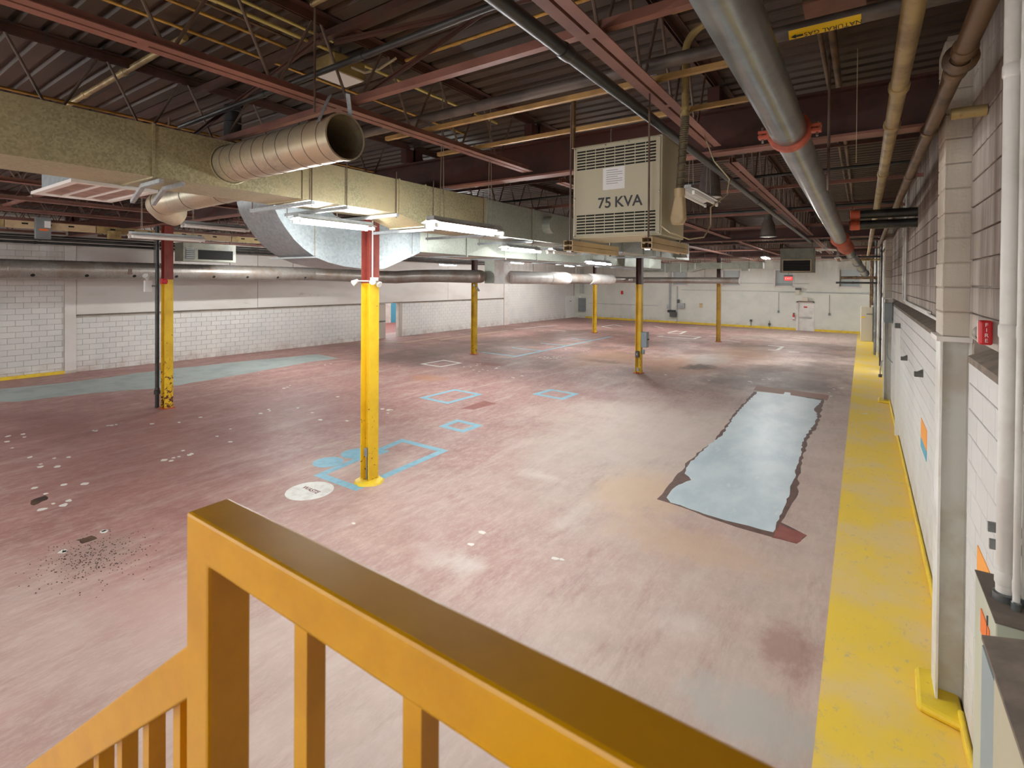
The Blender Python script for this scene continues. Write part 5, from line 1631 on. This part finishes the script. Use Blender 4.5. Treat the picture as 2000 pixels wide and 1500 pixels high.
t_, x0, x1, y = wall_box('panel_board', 1132, 582, 1144, 608, .25, GREYBOX, 'grey panel board in the far left corner', 'panel')
for k in range(3):
    xx = x0 + .12 + k * .18
    MB().tube([(xx, y - .1, 2.3), (xx, y - .1, 4.6)], .03, 8).build('conduit', LGREY, t_)
MB().box(x0 + .1, x0 + .3, y - .27, y - .25, 1.9, 2.05).build('name_plate', WSTICK, t_)
t_, x0, x1, y = wall_box('control_box', 1327, 592, 1338, 602, .3, LGREY, 'white faced control box on the far wall', 'switch box')
MB().box(x0 - .15, x0 + .02, y - .2, y, 1.7, 2.0).build('side_box', DGREY, t_)
t_, x0, x1, y = wall_box('motor_starter', 1310, 609, 1322, 619, .3, DGREY, 'dark motor starter low on the far wall', 'switch box')
MB().box(x0 - .2, x1 - .1, y - .25, y, .9, 1.1).build('base', INK, t_)
wall_box('small_box', 1304, 595, 1308, 603, .15, LGREY, 'small grey box left of the twin conduits', 'switch box')
wall_box('tan_patch_plate', 1366, 592, 1372, 601, .04, BEIGECH, 'tan cover plate on the far wall', 'plate')
wall_box('fire_notice', 1213, 568, 1217, 575, .05, FIRERED, 'small red notice on the far wall left of the middle column', 'sign')
for k, (u, v) in enumerate(((1467, 624), (1503, 631))):
    t_, x0, x1, y = wall_box('floor_outlet', u - 2, v, u + 2, v + 4, .1, DGREY, 'dark outlet box low on the far wall, %s' % ('left one', 'right one')[k], 'socket')
    MB().tube([((x0 + x1) / 2, y - .04, .1), ((x0 + x1) / 2, y - .04, .6)], .018, 6).build('conduit', DGREY, t_)
for k, (u, v0, v1) in enumerate(((1521, 572, 607), (1620, 576, 612))):
    a, b = PF(u, v0, .04), PF(u, v1, .04)
    t_ = thing('drop_conduit', tuple(b), 'grey drop conduit with an outlet on the far wall, %s the exit door' % ('left of', 'right of')[k], 'conduit')
    MB().tube([(a.x, a.y, a.z), (a.x, a.y, b.z)], .02, 6).build('conduit', LGREY, t_)
    MB().box(a.x - .06, a.x + .06, a.y - .06, a.y + .05, b.z - .15, b.z + .02).build('outlet', GREYBOX, t_)
for k, (u, v0, v1, r_) in enumerate(((1308, 530, 612, .04), (1311, 530, 612, .03), (1323, 559, 630, .04))):
    a, b = PF(u, v0, .06), PF(u, v1, .06)
    pipe('wall_conduit', [(a.x, a.y, a.z), (a.x, a.y, b.z)], r_, LGREY, 'upright grey conduit on the far wall, %s of three' % NTH[k], 'conduit', n=8, group='conduits on the far wall')
for k, (u0, u1, v) in enumerate(((1440, 1580, 553), (1330, 1700, 566), (1150, 1285, 592), (1520, 1555, 571), (1575, 1700, 572))):
    a, b = PF(u0, v, .03), PF(u1, v + (u1 - u0) * .006, .03)
    pipe('wall_conduit', [(a.x, YF(a.x) - .03, a.z), (b.x, YF(b.x) - .03, a.z)], .016, LGREY, 'level conduit along the far wall, %s' % ('below the exit sign', 'long one below the windows', 'low one at the left', 'short one left of the door', 'right of the door')[k], 'conduit', n=6, group='conduits on the far wall')
wall_box('door_alarm', 1567, 580, 1578, 588, .25, CABINET, 'white alarm box above the exit door', 'alarm')
t_, x0, x1, y = wall_box('wall_lamp', 1554, 563, 1562, 575, .2, CABINET, 'small emergency lamp left of the exit door top', 'lamp')
MB().box(x0, x1 + .1, y - .3, y - .1, 2.95, 3.1).build('lamp_head', DGREY, t_)
ex = thing('fire_extinguisher', tuple(PF(1550, 622, .12)), 'small red and white fire extinguisher left of the exit door', 'extinguisher')
p = PF(1550, 618, .12)
MB().lathe((p.x, p.y, p.z - .25), [(0, 0), (.07, .01), (.07, .36), (.04, .42), (0, .43)], 14).build('cylinder', FIRERED, ex)
MB().box(p.x - .04, p.x + .06, p.y - .03, p.y + .03, p.z + .18, p.z + .26).build('valve_handle', DGREY, ex)
MB().box(p.x - .071, p.x + .071, p.y - .072, p.y - .05, p.z - .2, p.z - .05).build('label_plate', WSTICK, ex)
